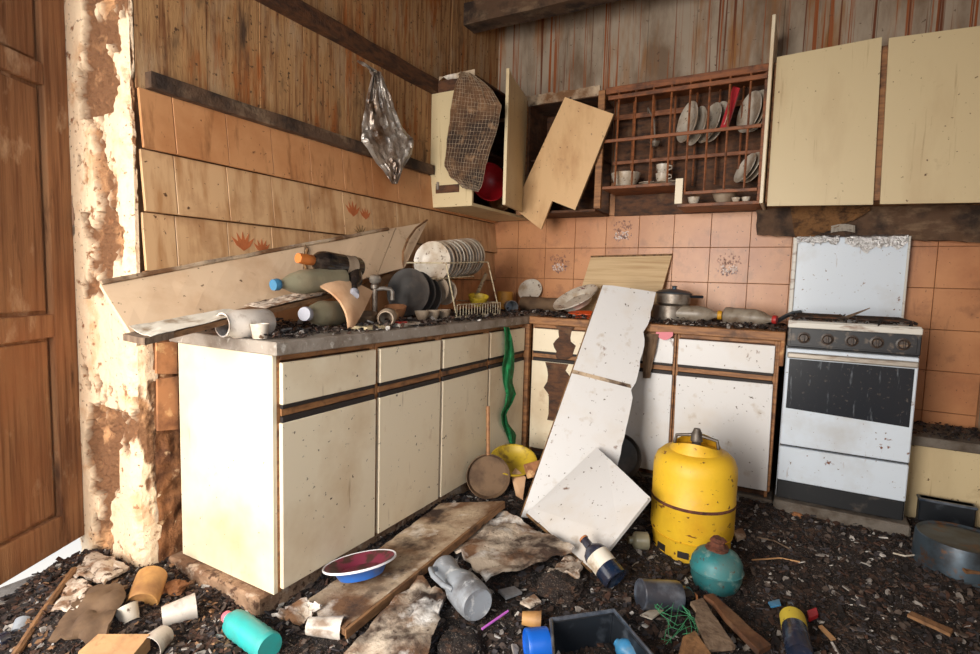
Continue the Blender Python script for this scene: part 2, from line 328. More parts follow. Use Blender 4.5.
# rubble strip under the worktop between reveal and cabinet, with two tiles still on it
def lowface(s, t):
    y = -2.40 + s*.09; z = t*.92
    return V(.012 + .014*fbm(y*20, z*14, 3, 4), y, z), 0
bm, wv = rough_face(lowface, 10, 70); child(wl, 'rubble_strip', bm, 'mud', True)

# tiles of the left wall: each course stands proud at its lower edge
TW = .2
def tile_mesh(name, mat, w, h, th=.012):
    return mesh_of(bbox((0, -w/2+.001, -h), (th, w/2-.001, 0), .0012), name, mat)
rows = [(1.700, 1.506, 'tile_left', .022), (1.504, 1.300, 'tile_pale', .024), (1.298, 1.104, 'tile_pale', .018), (1.102, .902, 'tile_left', .006)]
for ri, (zt, zb, mt, out) in enumerate(rows):
    me = tile_mesh('tile', mt, TW, zt-zb)
    edges = [-2.425, -2.315] + [-2.315 + TW*k for k in range(1, 12)] + [-.006]
    me0 = tile_mesh('tile', mt, .109, zt-zb)
    for a, b in zip(edges, edges[1:]):
        full = abs(b-a-TW) < .02
        if b > .01: continue
        o = link('tile', me if full else me0, wl); o.location = (.001+random.uniform(0, .0015), (a+b)/2, zt)
        o.rotation_euler = (0, -math.atan2(out, zt-zb)+random.uniform(-.004, .004), 0)
        o2 = o
        dec = (ri == 2 and a < PX(235, 240, 0).y < b) or (ri == 1 and a < PX(352, 205, 0).y < b)
        if dec:
            hh = zt-zb; yc0 = 0
            for k, (dy, dz, sc) in enumerate(((-.035, -.06, 1.4), (.050, -.065, 1.1))):
                bt = bmesh.new()
                for ang in (-.8, -.4, 0, .4, .8):
                    base = V(.0125, dy, -hh*.5+dz+.05); tip = base + V(0, math.sin(ang)*.05*sc, math.cos(ang)*.055*sc); wv2 = V(0, math.cos(ang), -math.sin(ang))*.0065*sc
                    prism([base, base.lerp(tip, .5)-wv2, tip, base.lerp(tip, .5)+wv2], (.0006, 0, 0), bt)
                child(o, 'printed_flower', bt, 'tulip')
            bt = bmesh.new()
            for ang in (-1.0, -.6, -.2, .2, .6, 1.0):
                base = V(.0125, .01, -hh*.98); tip = base + V(0, math.sin(ang)*.06, math.cos(ang)*.055); wv2 = V(0, math.cos(ang), -math.sin(ang))*.003
                prism([base-wv2*.4, base.lerp(tip, .5)-wv2, tip, base.lerp(tip, .5)+wv2], (.0006, 0, 0), bt)
            child(o, 'printed_leaves', bt, 'leaf_print')
# two leftover tiles on the rubble strip below the worktop
for (z0, z1) in ((.745, .86), (.545, .735)):
    bt = prism([V(.03, -2.405, z0+.01), V(.03, -2.335, z0), V(.03, -2.332, z1), V(.03, -2.402, z1)], (.012, 0, 0)); child(wl, 'tile', bt, 'terracotta')

# stained boards of the left wall above the tiles
y = -2.43; k = 0
while y < -.02:
    wd = random.choice((.19, .22, .25)); y2 = min(y+wd, -.001)
    child(wl, 'wall_board', bbox((.0, y+.0012, 1.70), (.008+random.uniform(0, .004), y2-.0012, 3.0), .001), 'left_boards'); y = y2
# back wall: tiles, then vertical boards
me = mesh_of(bbox((-.1042, -.009, -.1012), (.1042, 0, .1012), .0012), 'tile', 'tile_peach')
XS = [.834 + .2105*k - .105 for k in range(-3, 10)]; ZS = [1.64 - .2055*k for k in range(7)]
me.name = 'tile'
decs = [(558, 263), (624, 229), (732, 265)]; dcs = [PY(u, v, 0) for u, v in decs]
for zc in ZS:
    for xc in XS:
        if xc-.105 < -.03 or xc > 2.72: continue
        if zc < .75 and xc < 2.2: continue
        o = link('tile', me, wb); o.location = (xc, -.002+random.uniform(-.001, .0008), zc); o.rotation_euler = (random.uniform(-.006, .006), 0, random.uniform(-.006, .006))
        if any(abs(d.x-xc) < .1 and abs(d.z-zc) < .1 for d in dcs):
            rr = random.Random(int(xc*100)); 
            for nm, mt, n in (('printed_basket', 'basket_print', 44), ('printed_blossom', 'flower_print', 30), ('printed_sprig', 'stem_print', 46)):
                bt = bmesh.new()
                for q in range(n):
                    if nm == 'printed_basket': a = rr.uniform(math.pi*1.05, math.pi*1.95); rad = rr.uniform(.02, .062); c = V(rad*math.cos(a), -.0094, rad*math.sin(a)*.9-.008)
                    elif nm == 'printed_blossom': c = V(rr.uniform(-.045, .045), -.0098, rr.uniform(-.045, .0))
                    else: a = rr.uniform(.35, math.pi-.35); rad = rr.uniform(.02, .085); c = V(rad*math.cos(a), -.0094, rad*math.sin(a)-.012)
                    s = rr.uniform(.004, .008); a0 = rr.uniform(0, 6)
                    prism([c+V(s*math.cos(a0+t*2.094), 0, s*1.3*math.sin(a0+t*2.094)) for t in range(3)], (0, -.0004, 0), bt)
                child(o, nm, bt, mt)
x = .0; 
while x < 2.73:
    wd = random.choice((.21, .24, .28)); x2 = min(x+wd, 2.74)
    child(wb, 'wall_board', bbox((x+.0005, -.016-random.uniform(0, .002), 1.75), (x2-.0005, 0, 3.0), .0008), 'back_boards'); x = x2

def bar(name, label, A, B, h, d, mat, wob=.004):
    """roughly sawn timber from A to B, h tall, d deep"""
    A, B = Vector(A), Vector(B); dr = (B-A).normalized(); sd = dr.cross(V(0, 0, 1)).normalized(); up = sd.cross(dr); n = 12; bm = bmesh.new(); rings = []
    for i in range(n+1):
        c = A.lerp(B, i/n) + up*wob*fbm(i*.7, h*50, 1) + sd*wob*fbm(i*.7, h*50, 9)
        rings.append([bm.verts.new(c + sd*(a*d/2) + up*(b*h/2*(1+.12*fbm(i*.9, a, b)))) for a, b in ((-1, -1), (1, -1), (1, 1), (-1, 1))])
    for r0, r1 in zip(rings, rings[1:]):
        for q in range(4): bm.faces.new((r0[q], r0[(q+1) % 4], r1[(q+1) % 4], r1[q]))
    bm.faces.new(rings[0][::-1]); bm.faces.new(rings[-1]); bmesh.ops.recalc_face_normals(bm, faces=bm.faces[:])
    o = struct(name, bm, mat, label, 'timber'); return o
bar('trim_1', 'dark rail along the top of the left wall tiles', (.028, -2.40, 1.728), (.028, -.81, 1.735), .052, .035, 'wood_soot', .005)
bar('trim_2', 'brown batten high on the left wall running to the corner cabinet', (.03, -2.43, 2.205), (.03, -.30, 2.205), .075, .045, 'wood_dark')
bar('trim_3', 'rough ceiling beam crossing above the corner', (.01, -.42, 2.74), (2.73, -.42, 2.74), .13, .13, 'wood_soot', .01)
bar('trim_4', 'upper edge batten along the back wall above the wall cabinets', (.33, -.04, 2.262), (1.75, -.04, 2.262), .035, .04, 'wood_trim')

# the door leaf, ajar into the reveal
dh = V(-.385, -2.475, 0); dd = (V(-.215, -2.80, 0)-V(-.385, -2.475, 0)).normalized(); dn = V(-dd.y, dd.x, 0)
if dn.x < 0: dn = -dn
def dbox(a0, a1, z0, z1, n0, n1, bev=.003):
    bm = bbox((a0, n0, z0), (a1, n1, z1), bev)
    bm.transform(Matrix(((dd.x, dn.x, 0, dh.x), (dd.y, dn.y, 0, dh.y), (0, 0, 1, 0), (0, 0, 0, 1)))); return bm
do = struct('door_1', dbox(0, .48, .10, 2.28, -.02, 0), 'door_wood', 'weathered brown wooden door standing ajar at the left edge', 'door')
for nm, a in (('stile', (0, .10, .10, 2.28)), ('stile', (.38, .48, .10, 2.28)), ('rail', (.10, .38, .10, .22)), ('rail', (.10, .38, .865, .945)), ('rail', (.10, .38, 1.715, 1.785)), ('rail', (.10, .38, 2.16, 2.28))):
    child(do, nm, dbox(*a, .0, .026), 'door_wood')
for a in ((.10, .38, .22, .865), (.10, .38, .945, 1.715), (.10, .38, 1.785, 2.16)): child(do, 'door_panel', dbox(a[0]+.012, a[1]-.012, a[2]+.012, a[3]-.012, .0, .009), 'door_wood')
bm = bmesh.new(); box(bm, (-.43, -2.44, 0), (-.40, -2.38, 2.32), .002); struct('trim_5', bm, 'door_wood', 'worn door frame post beside the flaking reveal', 'door frame')
# window behind the camera
wn = struct('window_1', bbox((2.78, -4.35, 1.05), (2.82, -3.15, 1.09), .002), 'laminate_white', 'window frame in the right wall behind the camera', 'window')
for a, b in (((2.78, -4.35, 1.09), (2.82, -4.31, 2.15)), ((2.78, -3.19, 1.09), (2.82, -3.15, 2.15)), ((2.78, -4.31, 2.11), (2.82, -3.19, 2.15))): child(wn, 'frame_bar', bbox(a, b), 'laminate_white')
# concrete plinths
single('plinth', 'rough concrete plinth under the left run of cabinets', 'plinth', bbox((.02, -2.375, 0), (.515, -.02, .085), .008), 'concrete')
single('plinth', 'low concrete plinth under the back run of cabinets', 'plinth', bbox((.53, -.56, 0), (1.893, -.02, .085), .008), 'concrete_grey')
single('kerb', 'low concrete kerb that the cooker stands on', 'kerb', bbox((1.896, -.60, 0), (2.42, -.02, .105), .008), 'concrete_grey')

# ================================================================== BASE CABINETS
def base_unit(name, label, org, ax, w, end_panel=None, door_mat='laminate', tilt=0, broken=False, z_door=.10, end_mat=None):
    """org: front lower-left corner on the plinth line, ax: direction along the front, front faces ax x up"""
    ax = Vector(ax); nrm = ax.cross(V(0, 0, 1)); t = thing(name, label, 'cabinet', (org[0], org[1], .086))
    O = Vector((org[0], org[1], 0))
    def B(a0, a1, z0, z1, n0, n1, bev=.0015):
        P = O+ax*a0+nrm*n0; Q = O+ax*a1+nrm*n1; return bbox((P.x, P.y, z0), (Q.x, Q.y, z1), bev)
    part(t, 'carcass', B(.004, w-.004, .09, .845, -.49, -.016), 'wood_dark')
    part(t, 'stile', B(.002, .016, .088, .855, -.016, 0), 'wood_trim'); part(t, 'stile', B(w-.016, w-.002, .088, .855, -.016, 0), 'wood_trim')
    part(t, 'rail', B(.016, w-.016, .838, .856, -.016, 0), 'wood_trim'); part(t, 'rail', B(.016, w-.016, .662, .686, -.016, .004), 'wood_trim')
    d = part(t, 'drawer_front', B(.012, w-.012, .700, .832, 0, .016, .002), door_mat); part(t, 'grip_groove', B(.014, w-.014, .686, .703, 0, .013), 'groove', parent=d)
    bm = B(.010, w-.010, z_door, .642, 0, .016, .002)
    if tilt: 
        c = O+ax*.02+V(0, 0, .64); bm.transform(Matrix.Translation(c) @ Matrix.Rotation(tilt, 4, nrm) @ Matrix.Translation(-c))
    d = part(t, 'door', bm, door_mat); part(t, 'grip_groove', B(.014, w-.014, .642, .661, 0, .013), 'groove', parent=d)
    if end_panel: part(t, 'end_panel', bbox(*end_panel), end_mat or door_mat)
    if broken:
        rr = random.Random(4)
        for (a0, a1, z0, z1) in ((.15, .27, .665, .855), (.10, .25, .30, .640)):
            m = 9; L_ = [(a0+rr.uniform(-.012, .03)+.05*max(0, .4-k/m), z0+(z1-z0)*k/m) for k in range(m+1)]; R__ = [(a1+rr.uniform(-.03, .012)-.05*max(0, .4-k/m), z0+(z1-z0)*k/m) for k in range(m, -1, -1)]
            pts = [O+ax*p+nrm*.0165+V(0, 0, z) for p, z in L_+R__]
            part(t, 'bare_chipboard', prism(pts, nrm*.001), 'wood_dark', label='dark bare chipboard where the laminate is gone')
    return t
YB = [-2.325, -1.872, -1.444, -1.013, -.585]
LBL = ['cream base cabinet at the left end of the counter with a wide end panel', 'cream base cabinet second from the left end, behind the blue plate', 'cream base cabinet third from the left end, where the long plank starts', 'cream base cabinet with the green cloth hanging on it by the corner']
for i in range(4):
    base_unit('base_cabinet', LBL[i], (.545, YB[i]), (0, 1, 0), YB[i+1]-YB[i], end_panel=((.055, -2.338, .088), (.545, -2.322, .857)) if i == 0 else None, z_door=.10)
XB = [.585, .99, 1.405, 1.868]
LBR = ['cream base cabinet in the corner with its laminate torn off', 'base cabinet hidden behind the tall leaning white board', 'white base cabinet between the leaning board and the cooker']
for i in range(3):
    base_unit('base_cabinet', LBR[i], (XB[i], -.545), (1, 0, 0), XB[i+1]-XB[i], door_mat='laminate' if i == 0 else 'laminate_white', tilt=.012 if i == 2 else 0, broken=i == 0, end_panel=((1.866, -.55, .12), (1.876, -.05, .855)) if i == 2 else None, z_door=.12, end_mat='wood_trim')
single('corner_post', 'narrow brown post where the two cabinet runs meet', 'post', bbox((.535, -.583, .088), (.582, -.548, .856)), 'wood_trim')
single('worktop', 'grey stone worktop on the left run of cabinets', 'worktop', bbox((.012, -2.345, .858), (.572, -.0, .9), .003), 'stone_top')
single('worktop', 'wood-edged worktop along the back wall beside the cooker', 'worktop', bbox((.573, -.572, .858), (1.895, -.012, .9), .003), 'wood_trim')

# ================================================================== COOKER
t = thing('cooker', 'old white gas cooker with black control panel and raised lid', 'cooker', (2.15, -.3, .106))
cx0, cx1 = 1.902, 2.398
part(t, 'body', bbox((cx0, -.55, .11), (cx1, -.07, .945), .004), 'enamel')
part(t, 'gap_shade_plate', bbox((cx0+.002, -.553, .112), (cx1-.002, -.5495, .84), 0), 'kick')  # near-black sheet painting in the shade of the gaps around door and drawer
part(t, 'hob', bbox((cx0, -.555, .945), (cx1, -.07, .957), .003), 'enamel_panel')
cpn = part(t, 'control_panel', bbox((cx0, -.575, .836), (cx1, -.55, .950), .004), 'black_panel')
part(t, 'panel_trim', bbox((cx0, -.581, .925), (cx1, -.572, .952), .003), 'enamel_panel', parent=cpn)
part(t, 'panel_face', bbox((cx0+.015, -.579, .846), (cx1-.015, -.575, .922), .001), 'black_panel', parent=cpn)
for k in range(5):
    xk = 1.968+.0915*k
    kb = part(t, 'knob', lathe([(0, 0), (.026, 0), (.026, .006), (.019, .008), (.017, .026), (.015, .029), (0, .029)], 20, mat=Matrix.Translation((xk, -.579, .882)) @ Matrix.Rotation(math.pi/2, 4, 'X')), 'knob', True)
    part(t, 'grip', bbox((xk-.0035, -.618, .867), (xk+.0035, -.606, .897), .001), 'knob', parent=kb)
dr = part(t, 'oven_door', bbox((cx0+.003, -.578, .372), (cx1-.003, -.55, .828), .004), 'enamel')
part(t, 'window', prism([V(cx0+.016, -.579, .548), V(cx1-.016, -.579, .528), V(cx1-.016, -.579, .780), V(cx0+.016, -.579, .780)], (0, -.002, 0)), 'oven_glass', parent=dr)
part(t, 'handle', bbox((cx0+.006, -.602, .786), (cx1-.006, -.58, .812), .005), 'steel_strip', parent=dr)
part(t, 'warming_drawer', bbox((cx0+.003, -.578, .200), (cx1-.003, -.55, .362), .004), 'enamel')
part(t, 'kick_plate', bbox((cx0+.006, -.566, .112), (cx1-.006, -.55, .196), .002), 'kick')
ld = part(t, 'lid', bbox((cx0-.008, -.078, .955), (cx1-.002, -.06, 1.378), .006), 'enamel')
part(t, 'lid_edge', bbox((cx0-.010, -.092, .955), (cx0+.012, -.058, 1.378), .004), 'enamel_panel', parent=ld); part(t, 'lid_edge', bbox((cx1-.010, -.092, .955), (cx1, -.058, 1.378), .004), 'enamel_panel', parent=ld)
for gx in (2.03, 2.27):
    bm = bmesh.new()
    for k in range(4): tube([(gx-.10, -.50+.11*k, .975), (gx+.10, -.50+.11*k, .975)], .005, 6, bm)
    for k in range(2): tube([(gx-.10+.2*k, -.52, .975), (gx-.10+.2*k, -.14, .975)], .005, 6, bm)
    for dx in (-.1, .1):
        for dy in (-.5, -.16): tube([(gx+dx, dy, .957), (gx+dx, dy, .975)], .005, 6, bm)
    part(t, 'pan_grate', bm, 'iron')
for gx, gy in ((2.03, -.42), (2.03, -.22), (2.27, -.42), (2.27, -.22)):
    part(t, 'burner', lathe([(0, .957), (.045, .957), (.045, .964), (.03, .966), (.03, .972), (0, .974)], 18, mat=Matrix.Translation((gx, gy, 0))), 'iron', True)
# crumpled foil over the lid top
def foil(x0, x1, drop, seed):
    def fn(s, tt):
        x = x0+(x1-x0)*s; k = tt*2-1; dd_ = drop*(.55+.6*abs(fbm(s*4, seed, 2)))*(1-.6*abs(s-.5))
        y = -.069 - .016*max(-1, min(1, k*6)) ; z = 1.388 - max(0, k)*dd_ - max(0, -k)*.04
        n1 = .007*fbm(s*9, tt*9, seed); return V(x+.004*fbm(s*12, tt*8, seed+4), y-abs(n1)*1.1*(1 if k > 0 else -1)-(.004 if k > 0 else -.004), z+n1*.7)
    return sheet(fn, 34, 26, .0012)
single('aluminium_foil', 'small strip of crumpled foil over the left of the cooker lid', 'foil', foil(1.905, 2.10, .075, 3), 'foil', True)
single('aluminium_foil', 'large crumpled foil hanging over the right of the cooker lid', 'foil', foil(2.125, 2.385, .115, 8), 'foil', True)
single('wood_splinter', 'thin dry splinter lying across the cooker top', 'splinter', tube([PY(822, 322, -.40), PY(845, 318, -.40), PY(870, 308, -.40)], [.007, .009, .002], 6), 'wood_grey')
single('pipe', 'short tan pipe hanging under the worktop end left of the cooker', 'pipe', tube([V(1.884, -.56, .74), V(1.886, -.56, .858)], .010, 10), 'terracotta')

# low masonry bench right of the cooker
t = thing('masonry_bench', 'low cream bench with a dirty slab top right of the cooker', 'bench', (2.58, -.2, 0))
part(t, 'body', bbox((2.425, -.345, 0), (2.735, -.012, .405), .004), 'laminate_cream'); part(t, 'slab', bbox((2.42, -.365, .405), (2.737, -.012, .448), .004), 'concrete_grey')

# ================================================================== WALL CABINETS
def panels(t, lst):
    for nm, a, b, mt in lst: part(t, nm, bbox(a, b), mt)
# corner cabinet on the left wall
t = thing('wall_cabinet', 'corner wall cabinet on the left wall, open front, red basin inside', 'cabinet', (.15, -.55, 1.52))
panels(t, [('end_panel', (.002, -.80, 1.52), (.30, -.782, 2.17), 'laminate_cream'), ('end_panel', (.014, -.05, 1.52), (.30, -.035, 2.2), 'wood_dark'), ('bottom_panel', (.024, -.782, 1.52), (.30, -.05, 1.538), 'laminate_cream'),
           ('shelf', (.03, -.782, 1.86), (.26, -.05, 1.874), 'wood_dark'), ('back_panel', (.024, -.782, 1.538), (.03, -.05, 2.15), 'wood_dark'), ('top_rail', (.053, -.80, 2.17), (.30, -.782, 2.235), 'wood_dark'),
           ('top_panel', (.053, -.782, 2.225), (.30, -.05, 2.238), 'wood_dark')])
part(t, 'torn_edging', quad_board(V(.06, -.803, 2.235), V(.30, -.803, 2.222), V(.30, -.803, 2.262), V(.06, -.803, 2.258), .004, jag=.008, seed=2), 'plank_dirty')
# its door, swung out towards the room
hg = V(.37, -.315, 0); best = None
for a in range(0, 360):
    d = V(math.cos(math.radians(a)), math.sin(math.radians(a)), 0); P = hg+d*.45
    q = P+V(0, 0, 1.53)-CAM; u = 490+F_PX*q.dot(RT)/q.dot(FWD)
    if q.dot(FWD) < 3.2 and (best is None or abs(u-503) < best[0]): best = (abs(u-503), d)
dq = best[1]; dn2 = V(-dq.y, dq.x, 0)
bm = prism([hg+V(0, 0, 1.535), hg+dq*.45+V(0, 0, 1.525), hg+dq*.45+V(0, 0, 2.255), hg+dq*.38+V(0, 0, 2.235), hg+V(0, 0, 2.24)], dn2*.017)
part(t, 'door', bm, 'laminate_cream')
part(t, 'door_post', bbox((.325, -.302, 1.525), (.385, -.28, 2.23), .002), 'wood_trim')
part(t, 'hinge', bbox((.062, -.812, 1.62), (.075, -.80, 1.665), .002), 'steel_dirty')
part(t, 'rail', bbox((.0531, -.806, 1.60), (.215, -.802, 1.645), .002), 'wood_dark')
# open cabinet behind the hanging door, and the dish rack cabinet
t = thing('wall_cabinet', 'gutted dark wall cabinet behind the hanging broken door', 'cabinet', (.6, -.15, 1.53))
panels(t, [('side_panel', (.386, -.29, 1.53), (.40, -.022, 2.2), 'wood_dark'), ('bottom_panel', (.40, -.29, 1.53), (.85, -.022, 1.545), 'wood_dark'), ('back_panel', (.40, -.03, 1.545), (.85, -.022, 2.2), 'wood_dark'),
           ('shelf', (.40, -.26, 1.86), (.85, -.03, 1.873), 'wood_dark'), ('top_panel', (.386, -.29, 2.195), (.85, -.022, 2.21), 'wood_dark')])
part(t, 'face_rail', quad_board(PY(524, 96, -.30), PY(600, 85, -.30), PY(600, 95, -.30), PY(524, 107, -.30), -.014, jag=.006, seed=3), 'plank_dirty')
part(t, 'face_stile', bbox((.845, -.31, 1.545), (.885, -.288, 2.222), .002), 'wood_trim')
t = thing('dish_rack_cabinet', 'brown wooden wall rack with bars holding plates and cups', 'cabinet', (1.3, -.15, 1.53))
RX0, RX1 = .888, 1.728
panels(t, [('back_panel', (RX0, -.03, 1.53), (RX1, -.018, 2.22), 'wood_dark'), ('top_panel', (RX0, -.29, 2.215), (RX1, -.03, 2.23), 'wood_rack'), ('shelf', (RX0, -.295, 1.655), (1.318, -.03, 1.672), 'wood_rack'),
           ('bottom_panel', (1.318, -.295, 1.535), (RX1, -.03, 1.552), 'wood_rack'), ('divider', (1.305, -.30, 1.553), (1.345, -.286, 1.69), 'laminate'), ('side_panel', (RX1-.014, -.29, 1.552), (RX1, -.03, 2.215), 'wood_rack'),
           ('front_rail', (RX0, -.305, 2.195), (RX1, -.288, 2.232), 'wood_rack'), ('front_rail', (RX0+.02, -.320, 2.155), (RX1, -.306, 2.178), 'wood_rack'), ('lower_rail', (1.36, -.305, 1.60), (RX1-.014, -.292, 1.617), 'wood_rack'),
           ('middle_rail', (RX0, -.312, 1.918), (RX1-.014, -.300, 1.936), 'wood_rack'), ('inner_rail', (RX0, -.10, 2.10), (RX1-.014, -.09, 2.13), 'wood_rack'), ('inner_rail', (RX0, -.12, 1.83), (RX1-.014, -.11, 1.85), 'wood_rack')])
for k in range(8):
    xk = .965+.098*k; zb = 1.672 if xk < 1.31 else 1.60
    part(t, 'bar', tube([(xk, -.299, zb), (xk, -.299, 2.196)], .006, 6), 'wood_rack')
for k in range(6): part(t, 'inner_bar', tube([(1.0+.12*k, -.10, 1.68), (1.0+.12*k, -.10, 2.2)], .006, 6), 'wood_rack')
t_rack = t
# narrow upright board and the two closed cabinets on the right
single('upright_board', 'narrow off-white board standing on edge beside the dish rack', 'board', bbox((1.732, -.36, 1.53), (1.748, -.03, 2.44), .002), 'laminate')
def wall_unit(label, x0, x1, corners, mat, z0=1.53):
    t = thing('wall_cabinet', label, 'cabinet', ((x0+x1)/2, -.15, z0))
    part(t, 'carcass', bbox((x0, -.29, z0), (x1, -.02, 2.235), .002), 'wood_trim')
    part(t, 'door', quad_board(*corners, .017), mat); return t
t = wall_unit('cream wall cabinet whose grey-stained door sits between dish rack and corner post', 1.752, 2.185, (PY(767, 206, -.312), PY(873, 204.5, -.312), PY(882, 37, -.312), PY(777, 57, -.312)), 'laminate_cream', 1.54)
part(t, 'stile', bbox((2.145, -.306, 1.54), (2.185, -.29, 2.26), .002), 'wood_trim'); part(t, 'corner_block', bbox((2.16, -.311, 1.545), (2.184, -.3065, 1.59), .001), 'groove')
wall_unit('cream speckled wall cabinet at the right edge above the cooker', 2.19, 2.70, (PY(880, 204, -.312), V(2.70, -.312, PY(980, 203, -.312).z), V(2.70, -.312, PY(980, 27, -.312).z), PY(889, 38, -.312)), 'laminate_cream', 1.53)
# broken door hanging from a corner
pts = [PY(u, v, -.345) for u, v in ((565, 97), (613.5, 114), (575, 210), (552, 201), (541, 229.5), (513.5, 208))]
t = thing('broken_door', 'pale wooden cabinet door with a notch hanging askew by one corner', 'cabinet door', pts[4])
part(t, 'panel', prism(pts, (0, .016, 0)), 'wood_light')
part(t, 'edge_strip', prism([pts[1]+V(.001, 0, 0), pts[1]+V(.004, 0, 0), pts[2]+V(.004, 0, 0), pts[2]+V(.001, 0, 0)], (0, .016, 0)), 'board_edge')
part(t, 'hook', tube([pts[0]+V(.02, .008, -.012), pts[0]+V(.02, .05, .01)], .003, 6), 'iron')
# sooty board and sacking below the right-hand cabinets
def soot(s, tt):
    a = PY(757+s*240, 205 + tt*(30 + 8*s), -.045); return a+V(0, -.012*fbm(s*12, tt*3, 2), .012*fbm(s*9, tt*2, 5)*(1 if tt > .5 else .4))
single('hood_board', 'soot-blackened board fixed to the wall under the right wall cabinets', 'board', sheet(soot, 40, 6, .026), 'wood_soot', True)
def sackf(s, tt):
    a = PY(790+s*80+tt*6*(1-s), 205+tt*(33*(1-s)**.8+5), -.085); return a+V(0, -.02*abs(fbm(s*5, tt*5, 3)), .006*fbm(s*8, tt*8, 6))
single('sacking', 'piece of brown woven sacking hanging over the cooker', 'cloth', sheet(sackf, 26, 18, .002), 'sack', True)
single('rag', 'small pale rag caught above the cooker lid', 'rag', sheet(lambda s, tt: PY(831+s*24, 226-2*math.sin(s*3)+tt*7, -.09)+V(0, -.012*abs(fbm(s*6, tt*6, 1)), 0), 12, 6, .0015), 'lace', True)
single('paper_strip', 'white paper strip stuck on the tiles behind the cooker lid', 'paper', sheet(lambda s, tt: PY(855+s*40, 232+s*3+tt*8, -.018), 8, 3, .001), 'paper')

# ================================================================== THINGS ON THE COUNTERS
def dep(P): return (Vector(P)-CAM).dot(FWD)
def rad(P, px): return px*dep(P)/F_PX
def ring(pts_r, n=28): return lathe(pts_r, n)
KIND = {
 'wine': lambda r, L: [(0, .02), (r*.5, .008), (r*.92, 0), (r, .02*L), (r, .60*L), (r*.88, .68*L), (r*.5, .76*L), (r*.36, .80*L), (r*.33, .95*L), (r*.38, .955*L), (r*.38, .985*L), (0, .985*L)],
 'whisky': lambda r, L: [(0, .015), (r*.9, 0), (r, .03*L), (r, .55*L), (r*.9, .62*L), (r*.45, .72*L), (r*.40, .88*L), (0, .885*L)],
 'pet': lambda r, L: [(0, .012), (r*.6, 0), (r*.95, .03*L), (r, .10*L), (r*.96, .2*L), (r, .3*L), (r*.95, .42*L), (r, .55*L), (r*.97, .62*L), (r*.75, .76*L), (r*.38, .87*L), (r*.34, .93*L), (0, .931*L)],
 'ribbed': lambda r, L: [(0, 0), (r*.93, 0), (r, .04*L)] + [(r*(1 if k % 2 == 0 else .94), L*(.08+.06*k)) for k in range(11)] + [(r*.9, .80*L), (r*.55, .87*L), (r*.45, .92*L), (0, .921*L)],
 'jar': lambda r, L: [(0, .01), (r*.9, 0), (r, .05*L), (r, .75*L), (r*.82, .84*L), (r*.80, .99*L), (r*.85, L), (r*.74, L), (r*.72, .84*L), (r*.92, .72*L), (r*.92, .06*L), (0, .05*L)],
 'tumbler': lambda r, L: [(0, .004), (r*.72, 0), (r*.75, .03*L), (r, .98*L), (r, L), (r*.95, L), (r*.70, .05*L), (0, .04*L)],
 'can': lambda r, L: [(0, .006), (r*.9, .006), (r*.93, 0), (r, .02*L), (r, .80*L), (r*1.0, .96*L), (r*.96, L), (r*.90, L), (r*.90, .93*L), (0, .93*L)],
}
def vessel(name, label, cat, P0, P1, r, kind, mat, cap=None, band=None, capr=.4, group=None):
    P0, P1 = Vector(P0), Vector(P1); L = (P1-P0).length; t = thing(name, label, cat, P0, zq(P1-P0), group)
    part(t, 'body', lathe(KIND[kind](r, L), 26), mat, True, local=True)
    top = {'wine': .955, 'whisky': .88, 'pet': .925, 'ribbed': .91, 'jar': 1.0, 'tumbler': 1, 'can': 1}[kind]
    if cap == 'cap_orange': top = .78
    if cap: part(t, 'cap', lathe([(0, top*L), (r*capr, top*L), (r*(capr+.04), (top+.01)*L), (r*(capr+.04), (top+1)/2*L), (r*capr, L), (0, L)], 18), cap, True, local=True)
    if band:
        mt, a, b = band; part(t, 'paper_label', lathe([(r*1.004, a*L), (r*1.012, a*L), (r*1.012, b*L), (r*1.004, b*L)], 26), mt, True, local=True)
    return t
def plate(name, label, C, nrm, r, mat, cat='plate', depth=.14, group=None, rim=None, well=None, base=None, under=None):
    t = thing(name, label, cat, C, zq(nrm), group); d = r*depth
    pr = [(0, -d), (r*.55, -d), (r*.60, -d*1.15), (r*.63, -d), (r*.72, -d*.45), (r, 0), (r*.995, .003), (r*.70, -d*.35), (r*.60, -d*.75), (0, -d*.8)]
    part(t, 'dish', lathe(pr, 36), mat, True, local=True)
    if rim: part(t, 'rim', lathe([(r*.975, -.0005), (r*1.01, -.002), (r*1.012, .002), (r*1.0, .005), (r*.96, .0025)], 36), rim, True, local=True)
    if well: part(t, 'well', lathe([(0, -d*.78), (r*.60, -d*.72), (r*.70, -d*.32), (r*.95, .0018), (r*.945, .0034), (r*.69, -d*.29), (r*.59, -d*.69), (0, -d*.75)], 36), well, True, local=True)
    return t
def bowl(name, label, C, nrm, r, h, mat, cat='bowl', group=None):
    t = thing(name, label, cat, C, zq(nrm), group)
    part(t, 'shell', lathe([(0, 0), (r*.5, 0), (r*.52, h*.06), (r*.78, h*.35), (r*.95, h*.75), (r, h), (r*.97, h), (r*.90, h*.72), (r*.72, h*.38), (r*.45, h*.12), (0, h*.1)], 32), mat, True, local=True)
    part(t, 'rim', lathe([(r*.965, h*.97), (r*1.02, h*.97), (r*1.02, h*1.03), (r*.965, h*1.03), (r*.965, h*.97)], 32), mat, True, local=True)
    return t

